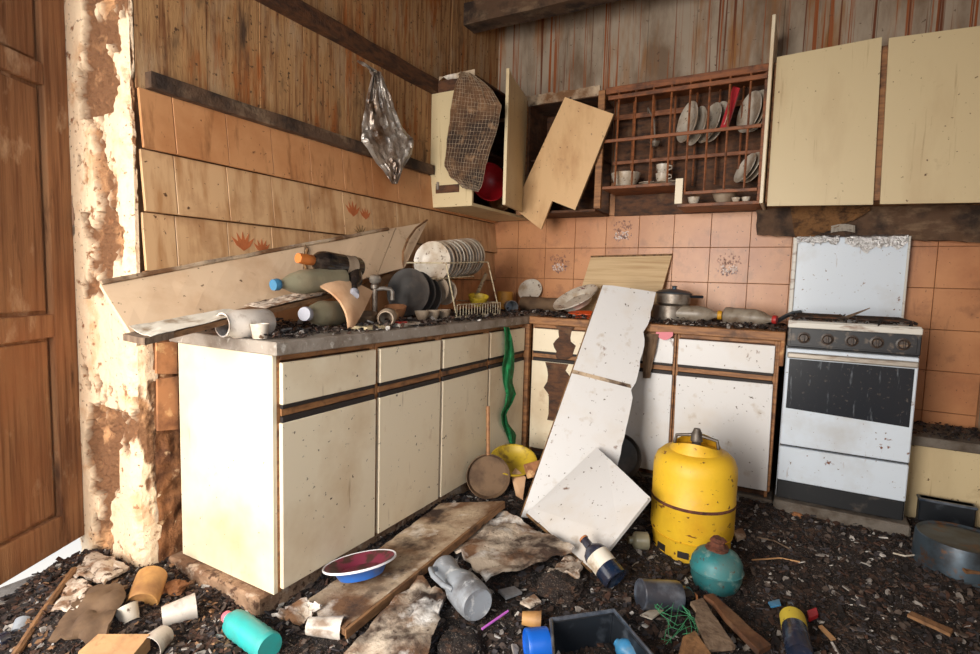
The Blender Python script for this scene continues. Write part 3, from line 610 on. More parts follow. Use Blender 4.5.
# long beige board lying askew against the left wall
BL, TL, TR, BR = V(.35, -2.625, .906), PX(100, 283, .12), PX(425, 222, .055), PX(402, 268, .17)
t = thing('laminate_board', 'long beige laminate board lying askew along the left wall over the counter', 'board', BL)
def lerp4(s, tt): return BL.lerp(BR, s).lerp(TL.lerp(TR, s), tt)
for a, b in ((0, .47), (.474, .84), (.844, 1.0)):
    def fn(s, tt, a=a, b=b):
        q = a+(b-a)*s; P = lerp4(q, tt); nn = (BR-BL).cross(TL-BL).normalized()
        if b == 1: P += V(.015, .0, 0)*s*s
        return P+nn*.004*fbm(q*6, tt, 2)
    part(t, 'panel', sheet(fn, 16, 4, .014), 'board_beige')
part(t, 'edge_strip', tube([lerp4(s/20, 1.0)+V(.004, 0, .004*fbm(s*.9, 1, 1)) for s in range(17)], .009, 6), 'plank_dirty')
part(t, 'curved_edge', tube([PX(403, 268, .18), PX(403, 252, .16), PX(408, 239, .13), PX(416, 228, .10), PX(427, 220, .075)], .006, 6), 'wood_plank')
part(t, 'crack', tube([lerp4(.472+.006*math.sin(k*2.1), k/8)+V(.006, 0, 0) for k in range(9)], .006, 5), 'board_edge')
# plank under it carrying torn paper
A = V(.46, -2.66, .912); Bp = PX(332, 298, .36)
t = thing('plank', 'narrow plank jutting over the counter end with torn paper on it', 'plank', A)
dr_ = (Bp-A).normalized(); sd = V(-.10, .0, .004)
part(t, 'wood', prism([A, Bp, Bp+sd, A+sd], (0, 0, .016)), 'wood_plank')
part(t, 'paper', sheet(lambda s, tt: A.lerp(Bp, .02+.44*s)+sd*(tt*1.05)+V(0, 0, .02+.006*abs(fbm(s*2, tt*1.5, 1))+.03*max(0, tt-.5)*(1-s)), 16, 6, .0015), 'paper')
part(t, 'paper', sheet(lambda s, tt: A.lerp(Bp, .55+.43*s)+sd*(tt*1.1)+V(0, 0, .022+.010*abs(fbm(s*5, tt*3, 8))), 14, 6, .0015), 'plaster')
part(t, 'end_tape', prism([A+V(.002, -.004, .0), A+dr_*.08+V(.002, 0, 0), A+dr_*.08+sd*1.02, A+sd*1.02+V(0, -.004, 0)], (0, 0, .018)), 'wood_grey')

GB = 'bottles piled on the left counter'
def cyl_on(u0, v0, u1, v1, X): return PX(u0, v0, X), PX(u1, v1, X)
p0, p1 = cyl_on(358, 268, 298, 258, .36); vessel('wine_bottle', 'dark wine bottle with an orange cap on top of the pile', 'bottle', p0, p1, rad(p0, 10.5), 'wine', 'dark_glass', 'cap_orange', ('ceramic_dirty', .12, .3), .42, GB)
p0, p1 = cyl_on(343, 278, 273, 285, .37); vessel('bottle', 'cloudy green bottle with a blue cap below the wine bottle', 'bottle', p0, p1, rad(p0, 11.5), 'pet', 'green_glass', 'cap_blue', None, .42, GB)
p0, p1 = PX(353, 262, .33), PX(354, 296, .45); vessel('bottle', 'small brown bottle with a pale cap pointing down', 'bottle', p0, p1, rad(p0, 8.5), 'whisky', 'dark_glass', 'cap_white', None, .55, GB)
p0, p1 = PX(345, 313, .36), PX(304, 314, .44); vessel('bottle', 'greenish bottle with a white cap lying under the curved panel', 'bottle', p0, p1, rad(p0, 12), 'pet', 'green_glass', 'cap_white', None, .5, GB)
p0, p1 = PX(268, 322, .40), PX(222, 325, .40); vessel('jar', 'clear plastic jar lying with its mouth to the left on the counter end', 'jar', p0, p1, rad(p0, 13.5), 'jar', 'clear_plastic')
P = PZ(260, 338.5, .903); vessel('cup', 'small broken white cup at the near counter corner', 'cup', P, P+V(0, 0, rad(P, 15)), rad(P, 9), 'tumbler', 'ceramic')
# curved laminate piece
def q2(a, b, c, k): return tuple((1-k)**2*a[i]+2*k*(1-k)*b[i]+k*k*c[i] for i in (0, 1))
def cur(s, tt):
    l = q2((318, 287), (346, 298), (347.5, 329), tt); r = q2((371, 292), (362, 312), (351, 328.5), tt); m = q2((340, 281), (357, 297), (349, 328), tt)
    p = q2(l, (2*m[0]-(l[0]+r[0])/2, 2*m[1]-(l[1]+r[1])/2), r, s); return PX(p[0], p[1], .40+.10*tt)
single('curved_panel', 'curved beige laminate piece leaning over the bottles', 'panel', sheet(cur, 12, 12, .011), 'leather', True)
# tap
t = thing('tap', 'old chrome sink tap behind the bottles', 'tap', (PX(376, 284, .22).x, PX(376, 284, .22).y, .905))
b0 = PX(375, 289, .22); zb = .905-b0.z
part(t, 'base', lathe([(0, zb), (.028, zb), (.024, zb+.02), (.012, zb+.03), (.012, 0), (.02, .004), (.02, .02), (.012, .026), (0, .026)], 16, mat=Matrix.Translation(b0)), 'steel_dirty', True)
part(t, 'spout', tube([b0, b0+V(.03, .025, .004), b0+V(.055, .045, .0), b0+V(.062, .05, -.012), b0+V(.062, .05, -.05)], .010, 10), 'steel_strip', True)
part(t, 'handle', lathe([(0, .022), (.012, .022), (.026, .032), (.030, .047), (.022, .062), (0, .068)], 14, mat=Matrix.Translation(b0)), 'steel_strip', True)
# loose timber behind the tap
single('timber_offcut', 'brown timber offcut lying behind the tap under the board', 'wood', prism([PX(352, 292, .14), PX(412, 262, .14), PX(412, 271, .14), PX(354, 302, .14)], (-.03, 0, 0)), 'wood_plank')
# jars and lids lying at the counter front
P = PZ(386, 327, .905); p0 = P+V(-.04, .06, .038)
vessel('jar', 'dusty round jar lying at the counter front near the tap', 'jar', p0, p0+V(.05, -.075, -.004), .037, 'jar', 'ceramic_dirty')
for k, (u, v, X, r, mt, lb) in enumerate(((367, 318, .34, 9, 'pillow_brown', 'brown clay pot beside the dusty jar on the left counter'), (396, 311, .28, 9, 'terracotta', 'small terracotta bowl behind the dusty jar'))):
    P = PX(u, v, X); bowl('bowl', lb, P-V(0, 0, rad(P, r)*.9), (.1, -.2, 1), rad(P, r)*1.2, rad(P, r)*1.4, mt)
P = PZ(372, 329, .903); single('shard', 'cream broken shard lying at the edge of the left counter', 'shard', prism([P+V(-.05, -.06, .0), P+V(.02, -.05, 0), P+V(.03, .07, 0), P+V(-.03, .06, 0)], (0, 0, .012)), 'laminate_cream')
P = PZ(403, 326, .903); single('carton', 'flat red and cream carton lying at the counter edge', 'carton', prism([P+V(-.04, -.05, 0), P+V(.03, -.06, 0), P+V(.03, .08, 0), P+V(-.04, .09, 0)], (0, 0, .014)), 'ceramic')
P = P+V(0, -.02, .0145); single('red_card', 'red card lying on the flat cream carton', 'card', prism([P+V(-.025, -.025, 0), P+V(.022, -.03, 0), P+V(.022, .02, 0), P+V(-.025, .025, 0)], (0, 0, .006)), 'cap_red')

ORD = ['first', 'second', 'third', 'fourth', 'fifth', 'sixth', 'seventh', 'eighth', 'ninth', 'tenth', 'eleventh', 'last']
# dish rack with its plates
t = thing('dish_rack', 'cream wire dish rack full of plates on the left counter', 'dish rack', (.27, -.95, .902))
XF, XK = .43, .13; f0, f1 = PX(446, 263, XF), PX(488, 262, XF); g0, g1 = PX(457, 319, XF), PX(500, 313, XF); g0.z = g1.z = .906
k0, k1 = V(XK, f0.y+.02, f0.z+.0), V(XK, f1.y, f1.z); j0, j1 = V(XK, g0.y, .906), V(XK, g1.y, .906)
R_ = .0035
for nm, pts in (('leg_wire', [f0, g0]), ('leg_wire', [f1, g1]), ('leg_wire', [k0, j0]), ('leg_wire', [k1, j1]), ('rail_wire', [f0, f1]), ('rail_wire', [k0, k1]), ('rail_wire', [f0, k0]), ('rail_wire', [f1, k1]), ('rail_wire', [g0, g1]), ('rail_wire', [j0, j1]), ('rail_wire', [g0, j0]), ('rail_wire', [g1, j1]),
                ('rail_wire', [g0+V(0, 0, .07), g1+V(0, 0, .07)]), ('rail_wire', [g1+V(0, 0, .07), j1+V(0, 0, .07)]), ('rail_wire', [f0.lerp(k0, .3)-V(0, 0, .08), f1.lerp(k1, .3)-V(0, 0, .08)]), ('rail_wire', [f0.lerp(k0, .75)-V(0, 0, .08), f1.lerp(k1, .75)-V(0, 0, .08)])):
    part(t, nm, tube(pts, R_, 6), 'wire_white')
for k in range(17):
    a = g0.lerp(g1, k/16); part(t, 'basket_wire', tube([a+V(-.06, 0, .004), a+V(0, 0, .004), a+V(0, 0, .07)], .0025, 5), 'wire_white')
for k in range(14):
    s = k/13; part(t, 'plate_wire', tube([f0.lerp(f1, s).lerp(k0.lerp(k1, s), .3)-V(0, 0, .08), f0.lerp(f1, s).lerp(k0.lerp(k1, s), .75)-V(0, 0, .08)], .0025, 5), 'wire_white')
c0, c1 = PX(432, 262, .27), PX(468, 256, .27); rp = rad(c0, 20.5)
for k in range(12):
    C = c0.lerp(c1, (k/11)**.9)+V(0, 0, -.004*k/11); nn = V(.12, -1, .06+.02*random.uniform(-1, 1))
    plate('plate', ORD[k]+' white plate from the near end of the dish rack upper row', C, nn, rp*(1 if k else 1.02), 'ceramic_dirty' if k % 3 == 2 else 'ceramic', group='plates in the dish rack', depth=.18, rim='ceramic_dirty' if k % 2 else None)
for k, (u, v, r) in enumerate(((408, 292, 24), (416, 293, 22), (424, 296, 20))):
    C = PX(u, v, .27); plate('pan_lid', ['leftmost', 'middle', 'rightmost'][k]+' of the dark metal plates in the lower row of the dish rack', C, (.16, -1, .1), rad(C, r), 'pan_dark', cat='plate', group='dark plates in the dish rack')
for k, (u, v, r) in enumerate(((436, 290, 14), (445, 292, 13))):
    C = PX(u, v, .30); plate('saucer', ['left', 'right'][k]+' grey dusty saucer standing below the white plates', C, (.2, -1, .1), rad(C, r), 'ceramic_dirty', group='saucers in the dish rack')
for k in range(3):
    C = PX(422+k*11, 314-k, .40); C.z = .906; bowl('bowl', ['left', 'middle', 'right'][k]+' small pale bowl in the base of the dish rack', C, (0, 0, 1), .034, .045, 'ceramic_dirty', group='small bowls in the dish rack')
C = PX(478, 300, .32); bowl('bowl', 'yellow plastic bowl inside the wire dish rack', C-V(0, 0, .03), (.2, -.2, 1), .06, .055, 'yellow_plastic')
P = PX(478, 292, .22); vessel('ladle', 'pale plastic spatula standing in the dish rack', 'utensil', P, PX(486, 274, .20), .012, 'can', 'wire_white')

# corner of the counters
C = PX(509, 297, .20); C.z = .915; vessel('canister', 'ochre round tin standing in the counter corner', 'tin', V(.20, -.18, .906), V(.20, -.175, 1.03), .055, 'can', 'ochre')
vessel('cup', 'grey cup lying beside the dish rack at the corner', 'cup', V(.30, -.32, .945), V(.37, -.40, .94), .04, 'tumbler', 'grey_plastic')
plate('bowl', 'pale plate leaning on the tiles in the corner', PY(530, 290, -.05), (.1, -1, .5), .085, 'ceramic', cat='bowl')
# rolled mat
p0, p1 = PY(522, 299, -.14), PY(563, 298, -.14); p0.z = p1.z = .905+.048
t = thing('rolled_mat', 'brown rolled mat lying along the back wall near the corner', 'mat', p0, zq(p1-p0)); Lm = (p1-p0).length
part(t, 'roll', lathe([(0, 0), (.030, .0), (.048, .004), (.050, Lm*.3), (.046, Lm*.6), (.049, Lm-.004), (.03, Lm), (0, Lm)], 20), 'pillow_brown', True, local=True); part(t, 'core', lathe([(0, Lm), (.02, Lm), (.02, Lm+.004), (0, Lm+.004)], 12), 'wood_dark', local=True)
# enamel plate with printed flowers leaning on the mat, orange dish under it
C = PY(575, 297, -.30); rr_ = rad(C, 24)
nn = (V(-.28, -.42, .8)).normalized()
tp = plate('plate', 'deep white plate with a small flower print leaning near the corner', C, nn, rr_, 'ceramic', depth=.3, well='ceramic')
for k in range(9):
    a = 1.6+random.uniform(-.3, .3); q = rr_*random.uniform(.72, .92)
    part(tp, 'printed_flower', lathe([(0, .006), (.006, .006), (.006, .0075), (0, .0075)], 7, mat=Matrix.Translation((q*math.cos(a), q*math.sin(a), rr_*.3*(-.35*(1-(q/rr_-.7)/.3))-.001))), 'ceramic_print', local=True)
plate('plate', 'flat orange plastic dish on the back counter under the flowered plate', V(PY(587, 311, -.42).x, -.43, .93), (0, -.05, 1), .105, 'orange_plastic', depth=.24)
# leaning bamboo chopping board
Ab, Bb, Cb, Db = PY(574, 297, -.16), PY(655, 297, -.16), PY(672, 255, -.03), PY(591, 257, -.03)
dz = .906-Ab.z; Ab.z = Bb.z = .906
t = thing('chopping_board', 'wide pale wooden board leaning on the tiles behind the white board', 'board', Ab)
part(t, 'board', quad_board(Ab, Bb, Cb, Db, .016), 'wood_bamboo'); part(t, 'edge', tube([Db+V(0, -.002, .002), Cb+V(0, -.002, .002)], .006, 6), 'board_edge')
# stacked pots
P = V(PY(671, 300, -.28).x, -.28, .904)
t = thing('saucepan', 'dull metal saucepan at the bottom of the pot stack', 'pan', P)
part(t, 'body', lathe([(0, 0), (.085, 0), (.095, .01), (.098, .085), (.103, .088), (.098, .09), (.094, .085), (.09, .01), (0, .008)], 28), 'steel_dirty', True, local=True)
part(t, 'handle', tube([V(-.10, -.01, .075), V(-.14, -.02, .08), V(-.16, -.02, .08)], .008, 8), 'iron', local=True)
t = thing('saucepan', 'lidded metal pan with a black handle on top of the pot stack', 'pan', P+V(.012, .0, .0905), zq((.03, 0, 1)))
part(t, 'body', lathe([(0, 0), (.078, 0), (.09, .01), (.093, .06), (.10, .064), (.093, .066), (.088, .06), (.085, .01), (0, .008)], 28), 'steel_dirty', True, local=True)
part(t, 'lid', lathe([(0, .064), (.098, .064), (.099, .068), (.08, .080), (.03, .088), (.012, .09), (.012, .10), (.017, .106), (0, .108)], 28), 'zinc', True, local=True)
part(t, 'handle', tube([V(.095, -.01, .052), V(.125, -.03, .055), V(.16, -.05, .056)], .008, 8), 'black_plastic', local=True)
# dusty plastic bottles on the back counter
p0, p1 = PY(668, 316, -.32), PY(722, 314, -.32); p0.z = p1.z = .905+.047
vessel('bottle', 'dusty plastic bottle with a yellow cap lying on the back counter', 'bottle', p0, p1, .046, 'pet', 'pet', 'cap_yellow', None, .5)
p0, p1 = PY(724, 314, -.30), PY(777, 318, -.36); p0.z = .952; p1.z = .945
vessel('bottle', 'dusty plastic bottle with a red cap lying next to the cooker', 'bottle', p0, p1, .046, 'pet', 'pet', 'cap_red', None, .45)
single('hose', 'dark rubber hose lying at the cooker end of the counter', 'hose', tube([PY(772, 325, -.36), PY(779, 320, -.32), PY(786, 316, -.26), PY(793, 313, -.2), PY(800, 312, -.12)], .011, 8), 'black_plastic', True)
# lace and rag hanging at the counter edge behind the leaning board
single('rag', 'brown rag hanging from the counter edge beside the leaning board', 'rag', sheet(lambda s, tt: PY(643+s*16*(1-.6*tt), 334+tt*44, -.585)+V(0, -.012*fbm(s*4, tt*4, 1), 0), 10, 14, .003), 'pillow_brown', True)
single('rag', 'pink scrap of cloth hanging over the edge of the back counter', 'rag', sheet(lambda s, tt: PY(656+s*17, 332+tt*(5*math.sin(s*3)+3), -.582), 10, 4, .002), 'pink')
# green cloth strip hanging down the corner cabinets
GR = [(504, 509, 327), (505, 512, 338), (505, 514, 352), (502, 514, 368), (503, 512, 382), (506, 516, 394), (505, 512, 404), (501, 506, 414), (502, 508, 424), (506, 516, 434), (510, 515, 444)]
def gcl(s, tt):
    k = tt*(len(GR)-1); i = min(int(k), len(GR)-2); f = k-i; a, b = GR[i], GR[i+1]
    return PX(a[0]+(b[0]-a[0])*f+s*((a[1]+(b[1]-a[1])*f)-(a[0]+(b[0]-a[0])*f)), a[2]+(b[2]-a[2])*f, .570+.008*math.sin(s*7+tt*11))
single('cloth_strip', 'twisted green cloth strip hanging down the cabinets by the corner', 'cloth', sheet(gcl, 6, 34, .002), 'green_cloth', True)

# ================================================================== THINGS IN AND ON THE WALL CABINETS
def bowl_s(label, C, r, h, mat='ceramic', group=None): return bowl('bowl', label, C, (0, 0, 1), r, h, mat, 'bowl', group)
P = PY(626, 172, -.17); P.z = 1.674; bowl_s('wide white bowl on the shelf of the wooden wall rack', P, .085, .085)
for k, (u, dz_) in enumerate(((650, 0), (668, 0))):
    P = PY(u, 172, -.2); P.z = 1.684; plate('saucer', ['white saucer beside the wide bowl on the wall rack shelf', 'white saucer under the stacked cups on the wall rack shelf'][k], P+V(0, 0, .006), (0, 0, 1), .062, 'ceramic', cat='saucer', group='saucers on the rack shelf')
P = PY(663, 165, -.2); P.z = 1.693
for k in range(2):
    t = thing('teacup', 'white cup on the saucers in the wall rack, lower of the two' if k == 0 else 'white cup stacked on another cup in the wall rack', 'cup', P+V(0, 0, k*.05))
    part(t, 'body', lathe([(0, 0), (.024, 0), (.034, .02), (.038, .048), (.036, .048), (.031, .02), (0, .006)], 22), 'ceramic', True, local=True)
    part(t, 'handle', tube([V(.034, -.01, .038), V(.052, -.016, .036), V(.054, -.016, .02), V(.033, -.01, .014)], .004, 6), 'ceramic', True, local=True)
GP = 'plates leaning in the wall rack'
for k, (u, v, r, tl) in enumerate(((687, 122, 20, .25), (696, 126, 19, .3), (709, 123, 20, .5), (716, 122, 20, .45))):
    C = PY(u, v, -.17); plate('plate', ORD[k]+' white plate from the left leaning in the middle of the wall rack', C, (-.80, -.62, tl*.5), rad(C, r), 'ceramic', group=GP, depth=.2)
for k, (u, v) in enumerate(((749, 112), (753, 112), (757, 111))):
    C = PY(u, v, -.17); plate('plate', ['left', 'middle', 'right'][k]+' one of three plates at the right end of the wall rack, upper row', C, (-.80, -.60, .12), rad(C, 20), 'ceramic', depth=.2, group='plates at the right end of the wall rack')
for k, (u, v) in enumerate(((745, 168), (750, 167), (755, 168))):
    C = PY(u, v, -.17); plate('plate', ['left', 'middle', 'right'][k]+' one of three small plates at the right end of the wall rack, lower row', C, (-.75, -.5, .4), .085, 'ceramic', group='small plates in the wall rack')
P = PY(725, 188, -.2); P.z = 1.554; bowl_s('glass bowl on the lower right shelf of the wall rack', P, .065, .07, 'ceramic_dirty')
P = PY(694, 195, -.22); P.z = 1.554; bowl_s('small pale dish on the lower shelf of the wall rack', P, .032, .04, 'ceramic')
for k, u in enumerate((736, 746)):
    P = PY(u, 198, -.24); P.z = 1.554; bowl_s(['left', 'right'][k]+' tiny white dish beside the glass bowl in the wall rack', P, .022, .025, 'ceramic', 'tiny dishes in the wall rack')
single('carton', 'narrow red carton standing among the rack plates', 'carton', quad_board(PY(720, 128, -.26), PY(727, 129, -.26), PY(740, 88, -.22), PY(733, 86, -.22), .03), 'red_print')
t = thing('ladle', 'metal ladle hanging inside the wall rack', 'ladle', PY(655, 142, -.115))
part(t, 'handle', tube([V(PY(648, 104, -.115).x, -.099, 2.120), PY(648, 108, -.115), PY(654, 120, -.115), PY(655, 140, -.115)], .005, 6), 'steel_dirty'); part(t, 'cup', lathe([(0, -.03), (.02, -.026), (.032, -.006), (.034, 0), (.03, 0), (.018, -.022), (0, -.026)], 16, mat=Matrix.Translation(PY(655, 142, -.115))), 'steel_dirty', True)
# red basin and wooden box in the corner cabinet
bowl('basin', 'red plastic basin standing inside the open corner cabinet', V(.19, -.48, 1.69), (.75, -.6, .1), .115, .09, 'red_plastic', 'basin')
bowl('basin', 'terracotta bowl behind the red basin in the corner cabinet', V(.14, -.26, 1.63), (.8, -.5, .1), .085, .07, 'terracotta', 'bowl')
# crumpled metallic bag hanging on the left wall
def rows_fn(rows, plane, amp, sd):
    def fn(s, tt):
        k = tt*(len(rows)-1); i = min(int(k), len(rows)-2); f = k-i; a, b = rows[i], rows[i+1]
        u0 = a[0]+(b[0]-a[0])*f; u1 = a[1]+(b[1]-a[1])*f; v = a[2]+(b[2]-a[2])*f + (a[3]+(b[3]-a[3])*f)*s
        P = plane(u0+(u1-u0)*s, v, s, tt); return P+V(1, -.7, 0)*amp*(abs(fbm(s*4, tt*5, sd))+.5*fbm(s*11, tt*13, sd+2))
    return fn
rows = [(357, 362, 61, 3), (368, 381, 70, 4), (372, 383, 76, 3), (366, 392, 100, 4), (362, 402, 124, 4), (361, 412, 140, -2), (372, 412, 158, -4), (384, 403, 172, -4), (392, 397, 184, 0)]
single('plastic_bag', 'crumpled silvery plastic bag hanging from the upper batten on the left wall', 'bag', sheet(rows_fn(rows, lambda u, v, s, tt: PX(u, v, .075), .030, 3), 24, 48, .002), 'foil_bag', True)
rows = [(461, 470, 72, 2), (459, 478, 76, 2), (455, 492, 86, 4), (452, 501, 100, 6), (450, 499, 116, 4), (448, 496, 132, 2), (446, 490, 148, 2), (444, 485, 164, 4), (449, 482, 176, 8), (463, 478, 188, 4)]
bagpl = lambda u, v, s, tt: PY(u, v, -.845-.02*math.sin(s*3.1))
t = thing('net_bag', 'stained woven bag hanging over the end of the corner cabinet', 'bag', PY(465, 190, -.85))
fnb = rows_fn(rows, bagpl, .016, 6)
part(t, 'lining', sheet(fnb, 22, 44, .002), 'net_bag', True)
bm = bmesh.new()
for k in range(16): tube([fnb(k/15, j/30)+V(.002, -.004, 0) for j in range(31)], .0008, 4, bm)
for j in range(34): tube([fnb(k/15, j/33)+V(.002, -.004, 0) for k in range(16)], .0008, 4, bm)
part(t, 'netting', bm, 'net_thread', kind='stuff')
part(t, 'cord', tube([fnb(0, 0), V(.2, -.81, 2.245), V(.2, -.785, 2.262)], .004, 6), 'net_thread')

# ================================================================== THINGS ON THE FLOOR
def FZ(u, v, dz=0):
    P = PZ(u, v, .04+dz)
    for _ in range(3): P = PZ(u, v, HT(P.x, P.y)+dz)
    return P
# yellow gas cylinder
P = FZ(691, 551); gr = rad(P+V(0, .1, 0), 38.5); P += V(-.012, .05, -.012)
t = thing('gas_cylinder', 'scuffed yellow gas cylinder with a carrying collar on the floor', 'gas cylinder', P)
hh = 0
for k in range(2): hh = (PY(690, 447, P.y).z-P.z)
part(t, 'foot_ring', lathe([(gr*.90, 0), (gr*.94, 0), (gr*.94, .075), (gr*.98, .085), (gr*.90, .085), (gr*.90, 0)], 40), 'yellow_paint', True, local=True)
for k in range(10):
    a = k*.628+.3; part(t, 'foot_slot', prism([V(gr*.945*math.cos(a+s), gr*.945*math.sin(a+s), z) for s, z in ((-.14, .022), (.14, .022), (.14, .048), (-.14, .048))], V(math.cos(a), math.sin(a), 0)*.002), 'groove', local=True)
part(t, 'body', lathe([(0, .06), (gr*.6, .058), (gr*.92, .072), (gr, .10), (gr, hh*.50), (gr*1.008, hh*.505), (gr*1.008, hh*.525), (gr, hh*.53), (gr, hh*.80), (gr*.985, hh*.86), (gr*.92, hh*.925), (gr*.78, hh*.975), (gr*.55, hh*.998), (0, hh)], 44), 'yellow_paint', True, local=True)
part(t, 'weld_seam', lathe([(gr*1.006, hh*.500), (gr*1.016, hh*.510), (gr*1.016, hh*.518), (gr*1.006, hh*.530)], 44), 'rust', True, local=True)
cr = gr*.60
def collar(s, tt):
    a = 2*math.pi*s; z = hh*.955+.045*tt-.014*math.cos(2*a)*tt; return V(cr*(1.16-.22*tt)*math.cos(a), cr*(1.16-.22*tt)*math.sin(a), z)
part(t, 'collar', sheet(collar, 40, 4, .004), 'yellow_paint', True, local=True)
part(t, 'handle', tube([V(-cr*.9, 0, hh*.99), V(-cr*.8, 0, hh*1.10), V(-.02, 0, hh*1.125), V(.02, 0, hh*1.125), V(cr*.8, 0, hh*1.10), V(cr*.9, 0, hh*.99)], .007, 8), 'brass', True, local=True)
part(t, 'valve', lathe([(0, hh*.99), (.018, hh*.99), (.018, hh*1.06), (.024, hh*1.07), (.022, hh*1.14), (.017, hh*1.16), (.013, hh*1.19), (0, hh*1.19)], 16), 'brass', True, local=True)
# teal camping gas canister with a rusty top
P = FZ(713, 594); P += V(0, .06, -.006); r = rad(P, 24.5)
t = thing('gas_canister', 'squat teal gas canister with a rusted top on the floor', 'canister', P)
part(t, 'body', lathe([(0, 0), (r*.7, .0), (r*.85, r*.12), (r*.97, r*.5), (r, r*.8), (r*1.02, r*.83), (r, r*.88), (r*.97, r*1.15), (r*.8, r*1.45), (r*.5, r*1.62), (0, r*1.66)], 32), 'teal_paint', True, local=True)
part(t, 'ridge', lathe([(r*1.0, r*.82), (r*1.035, r*.85), (r*1.0, r*.88)], 32), 'teal_paint', True, local=True)
bm = lathe([(0, r*1.6), (r*.42, r*1.6), (r*.46, r*1.72), (r*.30, r*1.78), (r*.26, r*1.95), (r*.32, r*2.02), (r*.22, r*2.12), (0, r*2.12)], 20)
for v in bm.verts: v.co += Vector((1, 1, 0))*.007*fbm(v.co.x*40, v.co.y*40, v.co.z*40)
part(t, 'valve', bm, 'rust', True, local=True)

# tall white board leaning on the back counter
zf = .05
A = PZ(521, 517, zf); B = PZ(603, 520, zf); B = A+V(1, .36, 0).normalized()*.37; D = PY(603, 285, -.585); nn = (B-A).cross(D-A).normalized(); C = CAM+ray(656, 292)*((A-CAM).dot(nn)/ray(656, 292).dot(nn))
t = thing('laminate_board', 'tall white laminate board leaning from floor to back counter', 'board', A)
nn = (B-A).cross(D-A).normalized()
n = 30; rnd = random.Random(5); pts = [A, B]
for k in range(1, n): 
    jag = max(0, rnd.gauss(0, .0025)) + (.02*math.exp(-((k/n-.80)/.03)**2)) + (.018*math.exp(-((k/n-.53)/.02)**2))
    pts.append(B.lerp(C, k/n) - (B-A).normalized()*jag)
pts += [C, D+(C-D)*.18+V(0, 0, .004), D]
part(t, 'face', prism(pts, nn*-.016), 'laminate_white')
part(t, 'edge', tube([A.lerp(D, k/10)+nn*-.008-(B-A).normalized()*.003 for k in range(11)], .005, 6), 'board_edge')
part(t, 'cracked_strip', prism([A.lerp(D, .575)-nn*.004, B.lerp(C, .54)-nn*.004-(B-A)*.05, B.lerp(C, .555)-nn*.004-(B-A)*.07, A.lerp(D, .59)-nn*.004], nn*.0085), 'plank_dirty')
# square panel propped against it
A2 = PZ(527, 513, .10); B2 = PZ(592, 570, .055); e = (B2-A2).normalized()
def perp(u, v, P): d = ray(u, v); return CAM+d*((P-CAM).dot(e)/d.dot(e))
D2, C2 = perp(597, 447, A2), perp(650, 497, B2)
t = thing('square_board', 'square off-white laminate panel propped against the tall leaning board', 'panel', B2)
part(t, 'face', quad_board(A2, B2, C2, D2, .016, jag=.0012, seed=9), 'laminate_white')
part(t, 'worn_edge', tube([A2.lerp(B2, k/8)+V(0, 0, -.006) for k in range(9)], .006, 6), 'board_edge')

# long plank beside the left cabinets
A = PZ(441, 503, .085); B = PZ(503, 501, .125); C = PZ(344, 629, .075); D = PZ(303, 603, .05)
t = thing('plank', 'long dirty plank lying on the rubble along the left cabinets', 'plank', D)
part(t, 'board', quad_board(D, C, B, A, .022, jag=.003, seed=3), 'plank_dirty')
part(t, 'edge_strip', prism([C+V(.002, 0, .001), B+V(.002, 0, .001), B+V(.004, 0, -.026), C+V(.004, 0, -.026)], (.010, -.004, 0)), 'wood_plank')
def patch(name, label, cat, poly, mat, amp, seed, lift=.02, th=.010, n=18):
    """buckled sheet with four image corners laid on the rubble"""
    P4 = [PZ(u, v, .06+z) for u, v, z in poly]
    def fn(s, tt):
        a = P4[0].lerp(P4[1], s).lerp(P4[3].lerp(P4[2], s), tt); ed = 1-min(1, 12*min(s, 1-s, tt, 1-tt))
        a = a+V(fbm(s*5, tt*5, seed), fbm(s*5, tt*5, seed+3), 0)*.014*ed
        z = max(a.z-.06, 0)+max(HT(a.x, a.y)+.012, .03)+lift*.3+amp*abs(fbm(s*2.2, tt*2.2, seed+7))+.006*fbm(s*9, tt*9, seed)
        return V(a.x, a.y, z)
    return single(name, label, cat, sheet(fn, n, n, th), mat, True)
patch('plywood_sheet', 'buckled peeling plywood sheet below the square panel', 'plywood', ((452, 548, .0), (503, 512, .02), (575, 548, .05), (486, 580, .02)), 'ply_sheet', .035, 3)
patch('plywood_sheet', 'torn pale plywood sheet under the grey jug in the foreground', 'plywood', ((345, 652, 0), (418, 577, 0.02), (446, 592, 0.01), (425, 668, 0)), 'ply_sheet', .025, 14)
patch('plaster_flake', 'flat white plaster flakes at the foot of the door reveal', 'plaster', ((70, 585, 0), (95, 560, 0), (130, 580, 0), (105, 600, 0)), 'plaster', .02, 21, n=10)
patch('plaster_flake', 'white plaster flake on the heap near the stick', 'plaster', ((55, 622, 0), (72, 592, 0), (92, 600, 0), (80, 625, 0)), 'plaster', .015, 25, n=8)
patch('cardboard', 'crumpled brown cardboard over the heap by the door', 'cardboard', ((50, 645, 0), (85, 605, 0), (128, 600, 0), (105, 645, 0)), 'pillow_brown', .03, 31, n=10)
patch('plaster_flake', 'white broken slab between plywood and whisky bottle', 'plaster', ((548, 572, 0), (568, 556, 0), (583, 562, 0), (578, 580, 0)), 'plaster', .02, 41, n=8)
patch('plaster_flake', 'pale flake leaning by the near end of the long plank', 'plaster', ((272, 612, .02), (302, 596, .03), (322, 604, .02), (300, 620, 0)), 'ply_sheet', .015, 44, n=8)

